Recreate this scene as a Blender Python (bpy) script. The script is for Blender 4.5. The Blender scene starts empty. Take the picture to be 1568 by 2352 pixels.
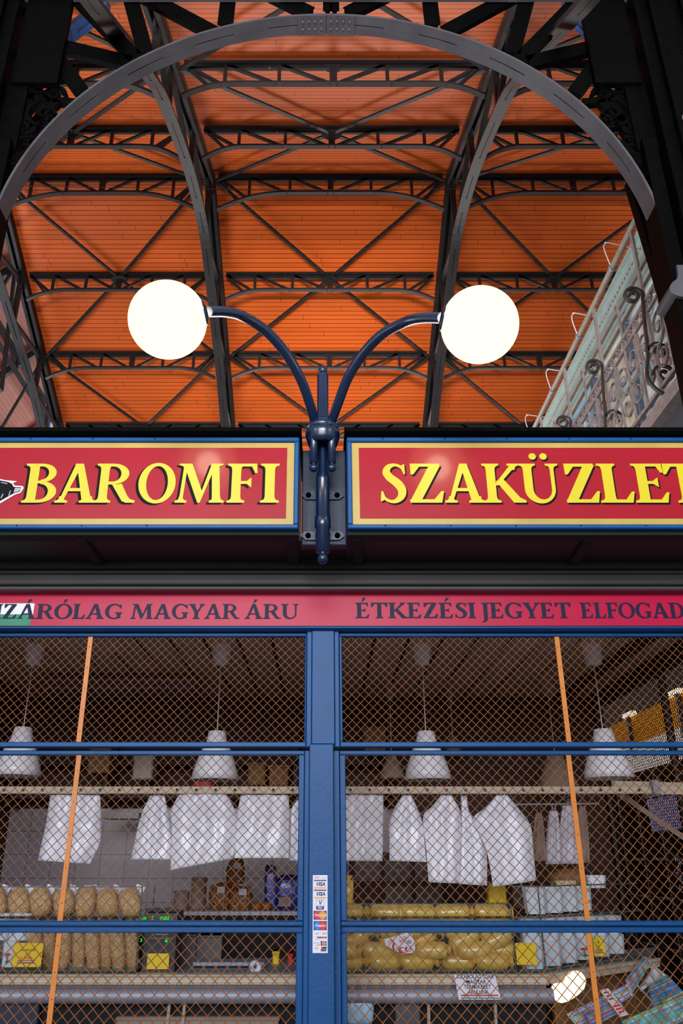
import bpy, math, random
from mathutils import Vector, Matrix, noise
random.seed(7)
C = bpy.context.scene.collection
scene = bpy.context.scene
pi = math.pi
def lin(c):
    return tuple((v/255/12.92 if v/255 <= .04045 else ((v/255+.055)/1.055)**2.4) for v in c)

# ------------------------------------------------------------------ camera
FPX = 1860.0; PITCH = math.radians(23.4); PX0 = 740.0; PY0 = 1176.0; EYE = 1.6
cd = bpy.data.cameras.new('camera'); cam = bpy.data.objects.new('camera', cd); C.objects.link(cam)
cd.sensor_fit = 'VERTICAL'; cd.sensor_height = 36.0; cd.lens = 36.0*FPX/2352.0
cd.shift_x = 44.0/2352.0; cd.clip_start = .05; cd.clip_end = 200
cam.location = (0, 0, EYE); cam.rotation_euler = (pi/2+PITCH, 0, 0)
scene.camera = cam
# ------------------------------------------------------------------ world, daylight and added roof lamps
w = bpy.data.worlds.new('hall_daylight'); scene.world = w; w.use_nodes = True
bg = w.node_tree.nodes['Background']; bg.inputs[0].default_value = (.84, .92, 1.0, 1); bg.inputs[1].default_value = .5
def area(name, loc, target, sx, sy, watts, col):
    l = bpy.data.lights.new(name, 'AREA'); l.shape = 'RECTANGLE'; l.size = sx; l.size_y = sy; l.energy = watts; l.color = col
    o = bpy.data.objects.new(name, l); C.objects.link(o); o.location = loc
    o.rotation_euler = (Vector(target)-Vector(loc)).to_track_quat('-Z', 'Y').to_euler(); return o
area('window_daylight_behind', (-1.5, -7, 4.2), (0, 4, 1.8), 7, 4, 900, (.86, .92, 1))
area('gable_roof_fill', (1, 31, 7.5), (1, 13, 15.5), 14, 8, 3000, (1, .97, .93))  # added lamp that brightens the roof boards from the far end
fl = area('front_roof_fill', (0, -8, 5.0), (0.3, 17.5, 13.5), 13, 2.2, 1150, (1, .97, .94)); fl.data.spread = math.radians(64)  # added lamp aimed up at the far roof slope
area('left_roof_fill', (-13.5, 13, 6), (-2, 13, 15.5), 10, 6, 1100, (.9, .95, 1))  # added lamp that brightens the roof from the left
scene.view_settings.view_transform = 'Standard'; scene.view_settings.look = 'None'
scene.view_settings.exposure = 0.0; scene.view_settings.gamma = 1.0; scene.view_settings.use_curve_mapping = False
scene.cycles.max_bounces = 6

# ------------------------------------------------------------------ geometry helpers
_cp, _sp = math.cos(PITCH), math.sin(PITCH)
def at(px, py, Y):
    """point of the upright plane at depth Y that the photograph shows at this spot"""
    u = (px-PX0)/FPX; v = (PY0-py)/FPX; zc = Y/(_cp-v*_sp)
    return Vector((u*zc, Y, EYE+zc*(_sp+v*_cp)))
def on_x(px, py, X):
    u = (px-PX0)/FPX; v = (PY0-py)/FPX; zc = X/u
    return Vector((X, zc*(_cp-v*_sp), EYE+zc*(_sp+v*_cp)))
def zat(py, Y): return at(PX0, py, Y).z

class MB:
    def __init__(s): s.v = []; s.f = []; s.sm = []; s.uv = None
    def add(s, vs, fs, smooth=False):
        o = len(s.v); s.v += [tuple(p) for p in vs]
        for f in fs: s.f.append(tuple(i+o for i in f)); s.sm.append(smooth)
        return s
    def box(s, x0, x1, y0, y1, z0, z1):
        return s.add([(x, y, z) for x in (x0, x1) for y in (y0, y1) for z in (z0, z1)],
            [(0,1,3,2),(4,6,7,5),(0,4,5,1),(2,3,7,6),(0,2,6,4),(1,5,7,3)])
    def bev(s, x0, x1, y0, y1, z0, z1, b=.01):
        """box with chamfered vertical-plane edges"""
        P = []
        for y, k in ((y0, b), (y0+b, 0), (y1-b, 0), (y1, b)):
            P += [(x0+k, y, z0+k), (x1-k, y, z0+k), (x1-k, y, z1-k), (x0+k, y, z1-k)]
        F = [(0,1,2,3), (15,14,13,12)]
        for r in range(3):
            for i in range(4):
                a, b2 = r*4+i, r*4+(i+1) % 4; F.append((a, a+4, b2+4, b2))
        return s.add(P, F)
    def beam(s, p0, p1, w, h, up=(0,0,1)):
        p0, p1 = Vector(p0), Vector(p1); d = (p1-p0).normalized(); u = Vector(up)
        r = d.cross(u)
        if r.length < 1e-4: r = d.cross(Vector((0,1,0)))
        r.normalize(); u = r.cross(d)
        P = [p+r*a*w/2+u*b*h/2 for p in (p0, p1) for a, b in ((-1,-1),(1,-1),(1,1),(-1,1))]
        return s.add(P, [(0,3,2,1),(4,5,6,7),(0,1,5,4),(1,2,6,5),(2,3,7,6),(3,0,4,7)])
    def tube(s, pts, r, n=8, cap=True, smooth=True):
        pts = [Vector(p) for p in pts]; R = r if isinstance(r, (list, tuple)) else [r]*len(pts)
        P = []; F = []; ref = None
        for i, p in enumerate(pts):
            d = (pts[min(i+1, len(pts)-1)]-pts[max(i-1, 0)]).normalized()
            if ref is None:
                ref = d.orthogonal().normalized()
            else:
                ref = (ref-d*ref.dot(d)).normalized()
            b = d.cross(ref)
            for k in range(n):
                a = 2*pi*k/n; P.append(p+(ref*math.cos(a)+b*math.sin(a))*R[i])
        for i in range(len(pts)-1):
            for k in range(n): F.append((i*n+k, i*n+(k+1) % n, (i+1)*n+(k+1) % n, (i+1)*n+k))
        s.add(P, F, smooth)
        if cap: s.add(P[:n], [tuple(range(n))[::-1]]); s.add(P[-n:], [tuple(range(n))])
        return s
    def lathe(s, prof, c=(0,0,0), n=24, axis=(0,0,1), smooth=True):
        """profile of (radius, height) about the axis through c"""
        ax = Vector(axis).normalized(); a = ax.orthogonal().normalized(); b = ax.cross(a); c = Vector(c)
        P = [c+ax*h+(a*math.cos(2*pi*k/n)+b*math.sin(2*pi*k/n))*r for r, h in prof for k in range(n)]
        F = [(i*n+k, i*n+(k+1) % n, (i+1)*n+(k+1) % n, (i+1)*n+k) for i in range(len(prof)-1) for k in range(n)]
        return s.add(P, F, smooth)
    def ball(s, c, r, n=16, m=10, sc=(1,1,1)):
        P = []; F = []
        for j in range(m+1):
            t = pi*j/m
            for k in range(n): P.append((c[0]+r*sc[0]*math.sin(t)*math.cos(2*pi*k/n), c[1]+r*sc[1]*math.sin(t)*math.sin(2*pi*k/n), c[2]+r*sc[2]*math.cos(t)))
        for j in range(m):
            for k in range(n): F.append((j*n+k, (j+1)*n+k, (j+1)*n+(k+1) % n, j*n+(k+1) % n))
        return s.add(P, F, True)
    def prism(s, poly, y0, y1, M=None):
        """outline of (x, z) points extruded from y0 (front) to y1"""
        n = len(poly)
        P = [Vector((x, y0, z)) for x, z in poly]+[Vector((x, y1, z)) for x, z in poly]
        if M: P = [M @ p for p in P]
        return s.add(P, [tuple(range(n)), tuple(range(n, 2*n))[::-1]]+[(i, n+i, n+(i+1) % n, (i+1) % n) for i in range(n)])
    def strip(s, pts, side, w, t, nrm=None):
        """flat bar following pts; side = width direction"""
        pts = [Vector(p) for p in pts]; side = Vector(side).normalized(); P = []; F = []
        for i, p in enumerate(pts):
            d = (pts[min(i+1, len(pts)-1)]-pts[max(i-1, 0)]).normalized(); n = d.cross(side).normalized()
            P += [p+side*a*w/2+n*b*t/2 for a, b in ((-1,-1),(1,-1),(1,1),(-1,1))]
        for i in range(len(pts)-1):
            for k in range(4): F.append((i*4+k, i*4+(k+1) % 4, i*4+4+(k+1) % 4, i*4+4+k))
        e = (len(pts)-1)*4; F += [(3,2,1,0), (e, e+1, e+2, e+3)]
        return s.add(P, F)
    def build(s, name, m, parent=None, origin=None):
        me = bpy.data.meshes.new(name); o0 = Vector(origin) if origin else Vector((0,0,0))
        off = WORLD_LOC.get(parent.name, Vector((0,0,0))) if parent else o0
        me.from_pydata([Vector(p)-off for p in s.v], [], s.f)
        me.polygons.foreach_set('use_smooth', s.sm)
        me.materials.append(m); me.update()
        o = bpy.data.objects.new(name, me); C.objects.link(o)
        if parent: o.parent = parent; WORLD_LOC[o.name] = off
        else: o.location = off; WORLD_LOC[o.name] = off
        return o
WORLD_LOC = {}
def tag(o, label=None, cat=None, group=None, kind=None):
    if label: o['label'] = label
    if cat: o['category'] = cat
    if group: o['group'] = group
    if kind: o['kind'] = kind
    return o
def thing(name, label, cat, loc=(0,0,0), group=None):
    o = bpy.data.objects.new(name, None); C.objects.link(o); o.location = loc; o.empty_display_size = .1
    WORLD_LOC[o.name] = Vector(loc); return tag(o, label, cat, group)
def struct(name, mb, m): return tag(mb.build(name, m), kind='structure')
def crom(pts, n=8):
    """smooth curve through points of any dimension"""
    out = []; m = len(pts)
    for i in range(m-1):
        p0, p1, p2, p3 = pts[max(i-1,0)], pts[i], pts[i+1], pts[min(i+2,m-1)]
        for k in range(n):
            t = k/n
            out.append(tuple(.5*(2*b+(c-a)*t+(2*a-5*b+4*c-d)*t*t+(3*b-a-3*c+d)*t**3) for a,b,c,d in zip(p0,p1,p2,p3)))
    out.append(tuple(pts[-1])); return out

# ------------------------------------------------------------------ materials
def new_mat(name):
    m = bpy.data.materials.new(name); m.use_nodes = True
    nt = m.node_tree; return m, nt, nt.nodes['Principled BSDF']
def mat(name, rgb, rough=.5, metal=0, var=.15, scale=9, bump=0, bscale=40, coat=0, chips=None, spec=.5):
    m, nt, b = new_mat(name); N, L = nt.nodes, nt.links
    c = lin(rgb); b.inputs['Roughness'].default_value = rough; b.inputs['Metallic'].default_value = metal
    b.inputs['Coat Weight'].default_value = coat; b.inputs['Coat Roughness'].default_value = .12
    b.inputs['Specular IOR Level'].default_value = spec
    tc = N.new('ShaderNodeTexCoord'); no = N.new('ShaderNodeTexNoise'); no.inputs['Scale'].default_value = scale; no.inputs['Detail'].default_value = 6
    L.new(tc.outputs['Object'], no.inputs['Vector'])
    r = N.new('ShaderNodeValToRGB'); r.color_ramp.elements[0].position = .3; r.color_ramp.elements[1].position = .72
    r.color_ramp.elements[0].color = (*[v*(1-var) for v in c], 1); r.color_ramp.elements[1].color = (*[min(1, v*(1+var)) for v in c], 1)
    L.new(no.outputs['Fac'], r.inputs['Fac']); out = r.outputs['Color']
    if chips:
        n2 = N.new('ShaderNodeTexNoise'); n2.inputs['Scale'].default_value = chips[1]; n2.inputs['Detail'].default_value = 8; n2.inputs['Roughness'].default_value = .65
        L.new(tc.outputs['Object'], n2.inputs['Vector'])
        r2 = N.new('ShaderNodeValToRGB'); r2.color_ramp.elements[0].position = chips[2]; r2.color_ramp.elements[1].position = chips[2]+.01
        L.new(n2.outputs['Fac'], r2.inputs['Fac']); mx = N.new('ShaderNodeMix'); mx.data_type = 'RGBA'
        L.new(r2.outputs['Color'], mx.inputs[0]); L.new(out, mx.inputs[6]); mx.inputs[7].default_value = (*lin(chips[0]), 1); out = mx.outputs[2]
    L.new(out, b.inputs['Base Color'])
    if bump:
        n3 = N.new('ShaderNodeTexNoise'); n3.inputs['Scale'].default_value = bscale; n3.inputs['Detail'].default_value = 4
        L.new(tc.outputs['Object'], n3.inputs['Vector']); bp = N.new('ShaderNodeBump'); bp.inputs['Strength'].default_value = bump; bp.inputs['Distance'].default_value = .01
        L.new(n3.outputs['Fac'], bp.inputs['Height']); L.new(bp.outputs['Normal'], b.inputs['Normal'])
    return m
def opal(name, rgb, strength, clear):
    """lit opal glass: gives off light and lets some of its bulb's light through"""
    m, nt, b = new_mat(name); N, L = nt.nodes, nt.links
    e = N.new('ShaderNodeEmission'); e.inputs[0].default_value = (*lin(rgb), 1); e.inputs[1].default_value = strength
    t = N.new('ShaderNodeBsdfTransparent'); mx = N.new('ShaderNodeMixShader'); mx.inputs[0].default_value = clear
    L.new(e.outputs[0], mx.inputs[1]); L.new(t.outputs[0], mx.inputs[2]); L.new(mx.outputs[0], N['Material Output'].inputs['Surface']); N.remove(b); return m
def glow(name, rgb, strength):
    m, nt, b = new_mat(name); b.inputs['Base Color'].default_value = (*lin(rgb), 1)
    b.inputs['Emission Color'].default_value = (*lin(rgb), 1); b.inputs['Emission Strength'].default_value = strength; b.inputs['Roughness'].default_value = .25
    return m
def boards(name, rgb, pitch, groove=.055, joint=3.4):
    """painted tongue-and-groove boards; UV.x runs along the board, UV.y across, in metres"""
    m, nt, b = new_mat(name); N, L = nt.nodes, nt.links
    def mth(op, a, v=None):
        n = N.new('ShaderNodeMath'); n.operation = op
        for i, q in enumerate((a, v)):
            if q is None: continue
            if isinstance(q, (int, float)): n.inputs[i].default_value = q
            else: L.new(q, n.inputs[i])
        return n.outputs[0]
    tc = N.new('ShaderNodeTexCoord'); sx = N.new('ShaderNodeSeparateXYZ'); L.new(tc.outputs['UV'], sx.inputs[0])
    q = mth('DIVIDE', sx.outputs['Y'], pitch); row = mth('FLOOR', q); fr = mth('SUBTRACT', q, row)
    wn = N.new('ShaderNodeTexWhiteNoise'); wn.noise_dimensions = '1D'; L.new(row, wn.inputs['W'])
    jx = mth('DIVIDE', mth('ADD', sx.outputs['X'], mth('MULTIPLY', wn.outputs['Value'], 17.0)), joint); jf = mth('FRACT', jx)
    g = mth('MAXIMUM', mth('LESS_THAN', fr, groove), mth('LESS_THAN', jf, .003))
    no = N.new('ShaderNodeTexNoise'); no.inputs['Scale'].default_value = .35; no.inputs['Detail'].default_value = 8
    mp = N.new('ShaderNodeMapping'); mp.inputs['Scale'].default_value = (1, 3, 1); L.new(tc.outputs['UV'], mp.inputs[0]); L.new(mp.outputs[0], no.inputs['Vector'])
    f = mth('ADD', mth('MULTIPLY', wn.outputs['Value'], .35), mth('MULTIPLY', no.outputs['Fac'], .65))
    r = N.new('ShaderNodeValToRGB'); c = lin(rgb); r.color_ramp.elements[0].position = .2; r.color_ramp.elements[1].position = .8
    r.color_ramp.elements[0].color = (*[v*.8 for v in c], 1); r.color_ramp.elements[1].color = (*[min(1, v*1.18) for v in c], 1); L.new(f, r.inputs['Fac'])
    mx = N.new('ShaderNodeMix'); mx.data_type = 'RGBA'; L.new(g, mx.inputs[0]); L.new(r.outputs['Color'], mx.inputs[6]); mx.inputs[7].default_value = (*[v*.22 for v in c], 1)
    # scuffed bare patches
    n2 = N.new('ShaderNodeTexNoise'); n2.inputs['Scale'].default_value = 1.6; n2.inputs['Detail'].default_value = 10; n2.inputs['Roughness'].default_value = .7; L.new(tc.outputs['UV'], n2.inputs['Vector'])
    sc = mth('GREATER_THAN', n2.outputs['Fac'], .735)
    m2 = N.new('ShaderNodeMix'); m2.data_type = 'RGBA'; L.new(sc, m2.inputs[0]); L.new(mx.outputs[2], m2.inputs[6]); m2.inputs[7].default_value = (*lin((226,170,130)), 1)
    L.new(m2.outputs[2], b.inputs['Base Color']); b.inputs['Roughness'].default_value = .42; b.inputs['Specular IOR Level'].default_value = .22
    bp = N.new('ShaderNodeBump'); bp.inputs['Strength'].default_value = .6; bp.inputs['Distance'].default_value = .012; bp.invert = True
    L.new(g, bp.inputs['Height']); L.new(bp.outputs['Normal'], b.inputs['Normal'])
    return m
def glassy(name, rgb=(250,253,252), gloss=.05):
    m, nt, b = new_mat(name); N, L = nt.nodes, nt.links
    t = N.new('ShaderNodeBsdfTransparent'); t.inputs[0].default_value = (*lin(rgb), 1)
    g = N.new('ShaderNodeBsdfGlossy'); g.inputs['Roughness'].default_value = .04
    lw = N.new('ShaderNodeLayerWeight'); lw.inputs['Blend'].default_value = .35
    pw = N.new('ShaderNodeMath'); pw.operation = 'POWER'; pw.inputs[1].default_value = 4; L.new(lw.outputs['Facing'], pw.inputs[0])
    fr = N.new('ShaderNodeMath'); fr.operation = 'MULTIPLY_ADD'; fr.inputs[1].default_value = .5; fr.inputs[2].default_value = gloss*.6; L.new(pw.outputs[0], fr.inputs[0])
    mx = N.new('ShaderNodeMixShader'); L.new(fr.outputs[0], mx.inputs[0]); L.new(t.outputs[0], mx.inputs[1]); L.new(g.outputs[0], mx.inputs[2])
    L.new(mx.outputs[0], N['Material Output'].inputs['Surface']); N.remove(b); return m
def noodles(name, dark, light, scale=60):
    m, nt, b = new_mat(name); N, L = nt.nodes, nt.links
    tc = N.new('ShaderNodeTexCoord'); wv = N.new('ShaderNodeTexWave'); wv.inputs['Scale'].default_value = scale; wv.inputs['Distortion'].default_value = 22
    wv.inputs['Detail'].default_value = 3; wv.inputs['Detail Scale'].default_value = .9; L.new(tc.outputs['Object'], wv.inputs['Vector'])
    r = N.new('ShaderNodeValToRGB'); r.color_ramp.elements[0].color = (*lin(dark), 1); r.color_ramp.elements[1].color = (*lin(light), 1); r.color_ramp.elements[1].position = .7
    L.new(wv.outputs['Fac'], r.inputs['Fac']); L.new(r.outputs['Color'], b.inputs['Base Color'])
    bp = N.new('ShaderNodeBump'); bp.inputs['Strength'].default_value = .5; bp.inputs['Distance'].default_value = .004
    L.new(wv.outputs['Fac'], bp.inputs['Height']); L.new(bp.outputs['Normal'], b.inputs['Normal'])
    b.inputs['Roughness'].default_value = .45; b.inputs['Coat Weight'].default_value = .45; b.inputs['Coat Roughness'].default_value = .1
    n2 = N.new('ShaderNodeTexNoise'); n2.inputs['Scale'].default_value = 28; L.new(tc.outputs['Object'], n2.inputs['Vector'])
    b2 = N.new('ShaderNodeBump'); b2.inputs['Strength'].default_value = 1; b2.inputs['Distance'].default_value = .02; L.new(n2.outputs['Fac'], b2.inputs['Height']); L.new(b2.outputs['Normal'], b.inputs['Coat Normal'])
    return m
M = dict(
    orange = boards('orange_boards', (220,98,38), .118, .12),
    pink = boards('rose_boards', (150,74,60), .13),
    iron = mat('dark_iron', (20,18,19), .55, 0, .3, 6, .3, 30, chips=((150,140,120), 5, .71)),
    ironlit = mat('lit_grey_iron', (56,54,60), .5, 0, .22, 3, .25, 24, chips=((150,148,150), 6, .72)),  # grey of iron catching light, put into the colour
    rib = mat('underlit_iron', (38,34,37), .55, 0, .25, 4, .2, 20),  # lighter than the dark iron: light from below is put into the colour
    black = mat('black_iron', (3,3,3), .5, 0, .3, 8, .5, 18, chips=((120,112,92), 2.4, .77), spec=.03),  # black metal; also puts the columns' lack of light into the colour
    slot = mat('slot_black', (8,8,9), .8),
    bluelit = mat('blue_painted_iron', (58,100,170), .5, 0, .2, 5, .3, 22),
    blue = mat('blue_gloss_paint', (0,72,130), .42, 0, .12, 6, .08, 60, chips=((190,190,190), 14, .755), spec=.3),
    navy = mat('navy_gloss_paint', (8,30,62), .26, 0, .16, 7, .08, 40, coat=.3),
    navyflat = mat('navy_board_paint', (22,34,60), .55, 0, .2, 5, .1, 30),
    dark = mat('dark_canopy_paint', (26,20,22), .55, 0, .25, 3),
    shutter = mat('brown_black_shutter', (74,70,72), .42, 0, .15, 2),
    red = mat('crimson_sign_paint', (160,3,30), .30, 0, .07, 2.5, coat=.5, spec=.2),
    gold = mat('gold_sign_border', (182,152,70), .36, 0, .12, 5),
    yellow = mat('yellow_lettering', (210,190,6), .36, 0, .05, 5),
    ink = mat('letter_shadow_black', (12,10,14), .5, spec=.1),
    pinkred = mat('pink_red_band', (190,12,62), .32, 0, .06, 2, spec=.22),
    navyink = mat('navy_lettering', (22,26,58), .5, 0, .05, spec=.2),
    white = mat('white_paint', (232,232,236), .45, 0, .04, 4),
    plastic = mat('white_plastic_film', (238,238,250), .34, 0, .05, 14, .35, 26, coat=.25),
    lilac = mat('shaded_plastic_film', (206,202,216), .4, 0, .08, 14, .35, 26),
    wire = mat('orange_wire', (154,86,38), .45, 0, .3, 20),
    bar = mat('orange_flat_bar', (214,124,34), .45, 0, .12, 12, chips=((120,110,100), 24, .74)),
    cream = mat('cream_rail', (198,180,158), .45, 0, .08, 5),
    steel = mat('brushed_steel', (150,152,166), .5, .35, .1, 8),
    chrome = mat('screw_steel', (120,120,125), .3, .9),
    tan = mat('taupe_pipe_paint', (166,150,134), .42, 0, .15, 6, chips=((110,90,70), 9, .68)),
    taupe = mat('taupe_wrought_iron', (152,141,138), .45, 0, .2, 9),
    scroll = mat('dark_wrought_iron', (58,50,48), .4, 0, .2, 9),
    mint = mat('pale_green_window_frame', (178,200,194), .45, 0, .1, 3),
    steelblue = mat('blue_grey_window_frame', (92,118,140), .45, 0, .12, 4),
    greypanel = mat('grey_soffit_panel', (172,172,184), .5, 0, .1, 2, chips=((40,40,48), 3.5, .70)),
    shade = mat('white_lamp_enamel', (226,226,236), .35, 0, .03, 4),
    ceil = mat('brown_ceiling_panel', (206,178,164), .55, 0, .12, 2),
    gap = mat('ceiling_gap', (12,9,9), .7),
    tile = None,
    darkwall = mat('dark_brown_wall', (52,30,24), .7, 0, .25, 3),
    card = mat('yellow_card', (246,206,12), .5, 0, .04),
    paper = mat('white_paper', (232,226,240), .6, 0, .03),
    tub = mat('white_tub_plastic', (226,228,244), .35, 0, .03),
    txt = mat('printed_black', (26,24,28), .6),
    txtred = mat('printed_red', (205,30,36), .6),
    green = mat('printed_green', (30,128,96), .5),
    pasta = mat('yellow_pasta_in_film', (240,188,84), .34, 0, .2, 22, .45, 30, coat=.9),
    glass = glassy('case_glass'),
    edge = mat('glass_edge_green', (54,84,80), .2),
    blk = mat('black_plastic', (16,16,18), .4),
    led = glow('green_digits', (20,235,40), 1.0),
    globe = opal('lit_opal_globe', (255,230,172), 2.4, .25),
    warm = glow('warm_lit_lamp', (255,232,180), 2.2),
    floor = mat('grey_floor', (128,122,118), .5, 0, .2, 1.5),
)
def tiles(name, rgb, sx, sz):
    m, nt, b = new_mat(name); N, L = nt.nodes, nt.links
    tc = N.new('ShaderNodeTexCoord'); br = N.new('ShaderNodeTexBrick'); br.offset = 0
    c = lin(rgb); br.inputs['Color1'].default_value = (*c, 1); br.inputs['Color2'].default_value = (*[v*.92 for v in c], 1); br.inputs['Mortar'].default_value = (*[v*.4 for v in c], 1)
    br.inputs['Scale'].default_value = 1; br.inputs['Mortar Size'].default_value = .003; br.inputs['Brick Width'].default_value = sx; br.inputs['Row Height'].default_value = sz
    mp = N.new('ShaderNodeMapping'); mp.inputs['Rotation'].default_value = (-pi/2, 0, 0); L.new(tc.outputs['Object'], mp.inputs[0]); L.new(mp.outputs[0], br.inputs['Vector'])
    L.new(br.outputs['Color'], b.inputs['Base Color']); b.inputs['Roughness'].default_value = .25; return m
M['tile'] = tiles('grey_wall_tile', (146,146,160), .17, .15)
M['noodle'] = noodles('dry_noodles', (172,98,52), (248,200,142), 60)
M['noodle2'] = noodles('dark_dry_noodles', (70,36,16), (170,112,62), 20)

# ------------------------------------------------------------------ serif capitals, built as outlines (cap height 1)
def ell(cx, cy, rx, ry, a0, a1, n=22): return [(cx+rx*math.cos(math.radians(a0+(a1-a0)*i/n)), cy+ry*math.sin(math.radians(a0+(a1-a0)*i/n))) for i in range(n+1)]
def ring(o, i): return [[o[k], o[k+1], i[k+1], i[k]] for k in range(len(o)-1)]
def ribbon(pw, n=7):
    q = crom(pw, n); L = []; R = []
    for i, (x, y, wd) in enumerate(q):
        a, b = q[max(i-1,0)], q[min(i+1,len(q)-1)]; dx, dy = b[0]-a[0], b[1]-a[1]; l = math.hypot(dx, dy) or 1
        L.append((x-dy/l*wd/2, y+dx/l*wd/2)); R.append((x+dy/l*wd/2, y-dx/l*wd/2))
    return ring(L, R)
def foot(x0, x1, y, d=1, l=.09, r=.09, h=.065):
    P = [(x0-l, 0), (x1+r, 0), (x1+r, h*.75), (x1+r*.45, h), (x1+r*.12, h*1.5), (x1, h*2.5), (x0, h*2.5), (x0-l*.12, h*1.5), (x0-l*.45, h), (x0-l, h*.75)]
    return [(a, y+d*b) for a, b in P]
def rect(x0, x1, y0, y1): return [(x0,y0),(x1,y0),(x1,y1),(x0,y1)]
S0, S1 = .10, .295
def STEM(x0=S0, x1=S1, top=True, bot=True, l=.09, r=.09):
    o = [rect(x0, x1, 0, 1)]
    if bot: o.append(foot(x0, x1, 0, 1, l, r))
    if top: o.append(foot(x0, x1, 1, -1, l, r))
    return o
def arm(y0, y1, x0, x1, dn=0, up=0):
    o = [rect(x0, x1, y0, y1)]
    if dn: o.append([(x1-.11, y0), (x1-.035, y0-dn), (x1+.015, y0-dn), (x1, y1), (x1-.02, y1)])
    if up: o.append([(x1-.12, y1), (x1-.02, y0), (x1, y0), (x1+.05, y1+up), (x1, y1+up)])
    return o
def half(cx, cy, rx, ry, irx, iry): return ring(ell(cx, cy, rx, ry, -90, 90), ell(cx, cy, irx, iry, -90, 90))
def acute(cx): return [[(cx-.06, 1.09), (cx+.02, 1.09), (cx+.17, 1.3), (cx+.02, 1.33)]]
G = {}
G['I'] = (.40, STEM())
G['B'] = (.72, STEM(r=.0)+[rect(.28,.36,.925,1), rect(.28,.40,.49,.56), rect(.28,.36,0,.075)]+half(.35,.755,.315,.245,.155,.17)+half(.35,.275,.36,.275,.185,.2))
G['P'] = (.68, STEM()+[rect(.28,.36,.925,1), rect(.28,.36,.42,.5)]+half(.35,.71,.31,.29,.14,.21))
G['A'] = (.96, [[(.10,0),(.19,0),(.50,.86),(.47,1),(.40,1)], [(.64,0),(.86,0),(.575,1),(.40,1),(.46,.80)], [(.22,.29),(.72,.29),(.70,.37),(.25,.37)], foot(.115,.205,0,1,.10,.10), foot(.65,.85,0,1,.08,.10)])
G['R'] = (.90, STEM()+[rect(.28,.36,.925,1), rect(.28,.40,.46,.535)]+half(.38,.73,.37,.27,.19,.195)+[rect(.28,.39,.925,1), [(.36,.50),(.48,.46),(.60,.485),(.75,.18),(.82,.09),(.93,.055),(.93,0),(.73,0),(.64,.04)]])
G['O'] = (.94, ring(ell(.47,.5,.455,.52,0,360,44), [(.47+(x-.47)*1+.0*(y-.5), y) for x, y in ell(.47,.5,.265,.435,0,360,44)]))
G['M'] = (1.22, [[(.11,0),(.195,0),(.275,1),(.19,1)], [(.17,1),(.38,1),(.675,.24),(.60,0),(.56,0)], [(.56,0),(.62,0),(.97,1),(.86,1)], [(.86,1),(1.04,1),(1.11,0),(.91,0)], foot(.115,.20,0,1,.10,.10), foot(.915,1.105,0,1,.08,.09), foot(.19,.36,1,-1,.12,.0,.055), foot(.88,1.03,1,-1,.0,.11,.055)])
G['F'] = (.66, STEM()+arm(.925,1,.28,.63,.17)+arm(.475,.55,.28,.50)+[[(.47,.43),(.52,.39),(.52,.64),(.47,.60),(.42,.55),(.42,.475)]])
G['E'] = (.74, STEM(r=0)+arm(.925,1,.28,.61,.16)+arm(.475,.55,.28,.48)+[[(.45,.43),(.50,.39),(.50,.64),(.45,.60),(.40,.55),(.40,.475)]]+arm(0,.08,.28,.63,0,.18))
G['L'] = (.68, STEM(r=.06)+arm(0,.08,.28,.60,0,.2))
G['T'] = (.82, STEM(.315,.51,top=False)+[rect(.06,.77,.92,1), [(.02,.72),(.075,.72),(.19,.92),(.06,1),(.02,1)], [(.80,.72),(.745,.72),(.63,.92),(.77,1),(.81,1)]])
G['Z'] = (.76, [rect(.10,.66,.92,1), [(.07,.72),(.125,.72),(.25,.92),(.10,1),(.06,1)], [(.04,.04),(.27,.06),(.685,.96),(.45,.95)], rect(.04,.66,0,.085), [(.53,.085),(.64,0),(.68,0),(.73,.29),(.675,.29)]])
G['S'] = (.64, ribbon([(.555,.80,.04),(.50,.905,.07),(.37,.965,.075),(.23,.915,.13),(.175,.78,.17),(.25,.64,.19),(.40,.50,.205),(.50,.34,.19),(.49,.17,.16),(.38,.05,.11),(.25,.035,.075),(.13,.11,.065),(.075,.24,.04)])+[[(.50,.86),(.555,.73),(.59,.73),(.575,.99),(.52,.97)], [(.05,.29),(.035,.04),(.09,.05),(.15,.12),(.09,.29)]])
G['K'] = (.90, STEM()+[[(.27,.46),(.34,.43),(.76,.93),(.76,.96),(.64,.96)], foot(.67,.74,1,-1,.10,.09), [(.30,.55),(.47,.60),(.80,.13),(.93,.055),(.93,0),(.66,0)]])
def _U(): return [rect(.12,.315,.34,1), rect(.735,.82,.34,1), foot(.12,.315,1,-1), foot(.735,.82,1,-1,.10,.10)]+ring(ell(.47,.35,.35,.37,180,360), ell(.525,.35,.21,.27,180,360))
G['U'] = (.94, _U())
G['Ü'] = (.94, _U()+[ell(.37,1.19,.085,.085,0,345), ell(.62,1.19,.085,.085,0,345)])
G['G'] = (.90, ring(ell(.47,.5,.45,.52,42,312,34), ell(.49,.5,.275,.435,48,306,34))+[[(.72,.80),(.80,.70),(.845,.70),(.825,.97),(.77,.96)], rect(.63,.82,.06,.40), foot(.63,.82,.44,-1,.10,.08)]+[[(.60,0),(.80,.06),(.72,.16),(.60,.075)]])
G['Y'] = (.84, [rect(.33,.52,0,.46), foot(.33,.52,0), [(.33,.40),(.52,.42),(.30,.97),(.07,.97)], [(.43,.42),(.52,.42),(.78,.97),(.67,.97)], foot(.10,.27,1,-1,.10,.10), foot(.68,.77,1,-1,.10,.09)])
G['J'] = (.42, [rect(.13,.325,.0,1), foot(.13,.325,1,-1)]+ribbon([(.2275,.06,.195),(.215,-.08,.18),(.15,-.20,.11),(.04,-.25,.06)]))
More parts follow.
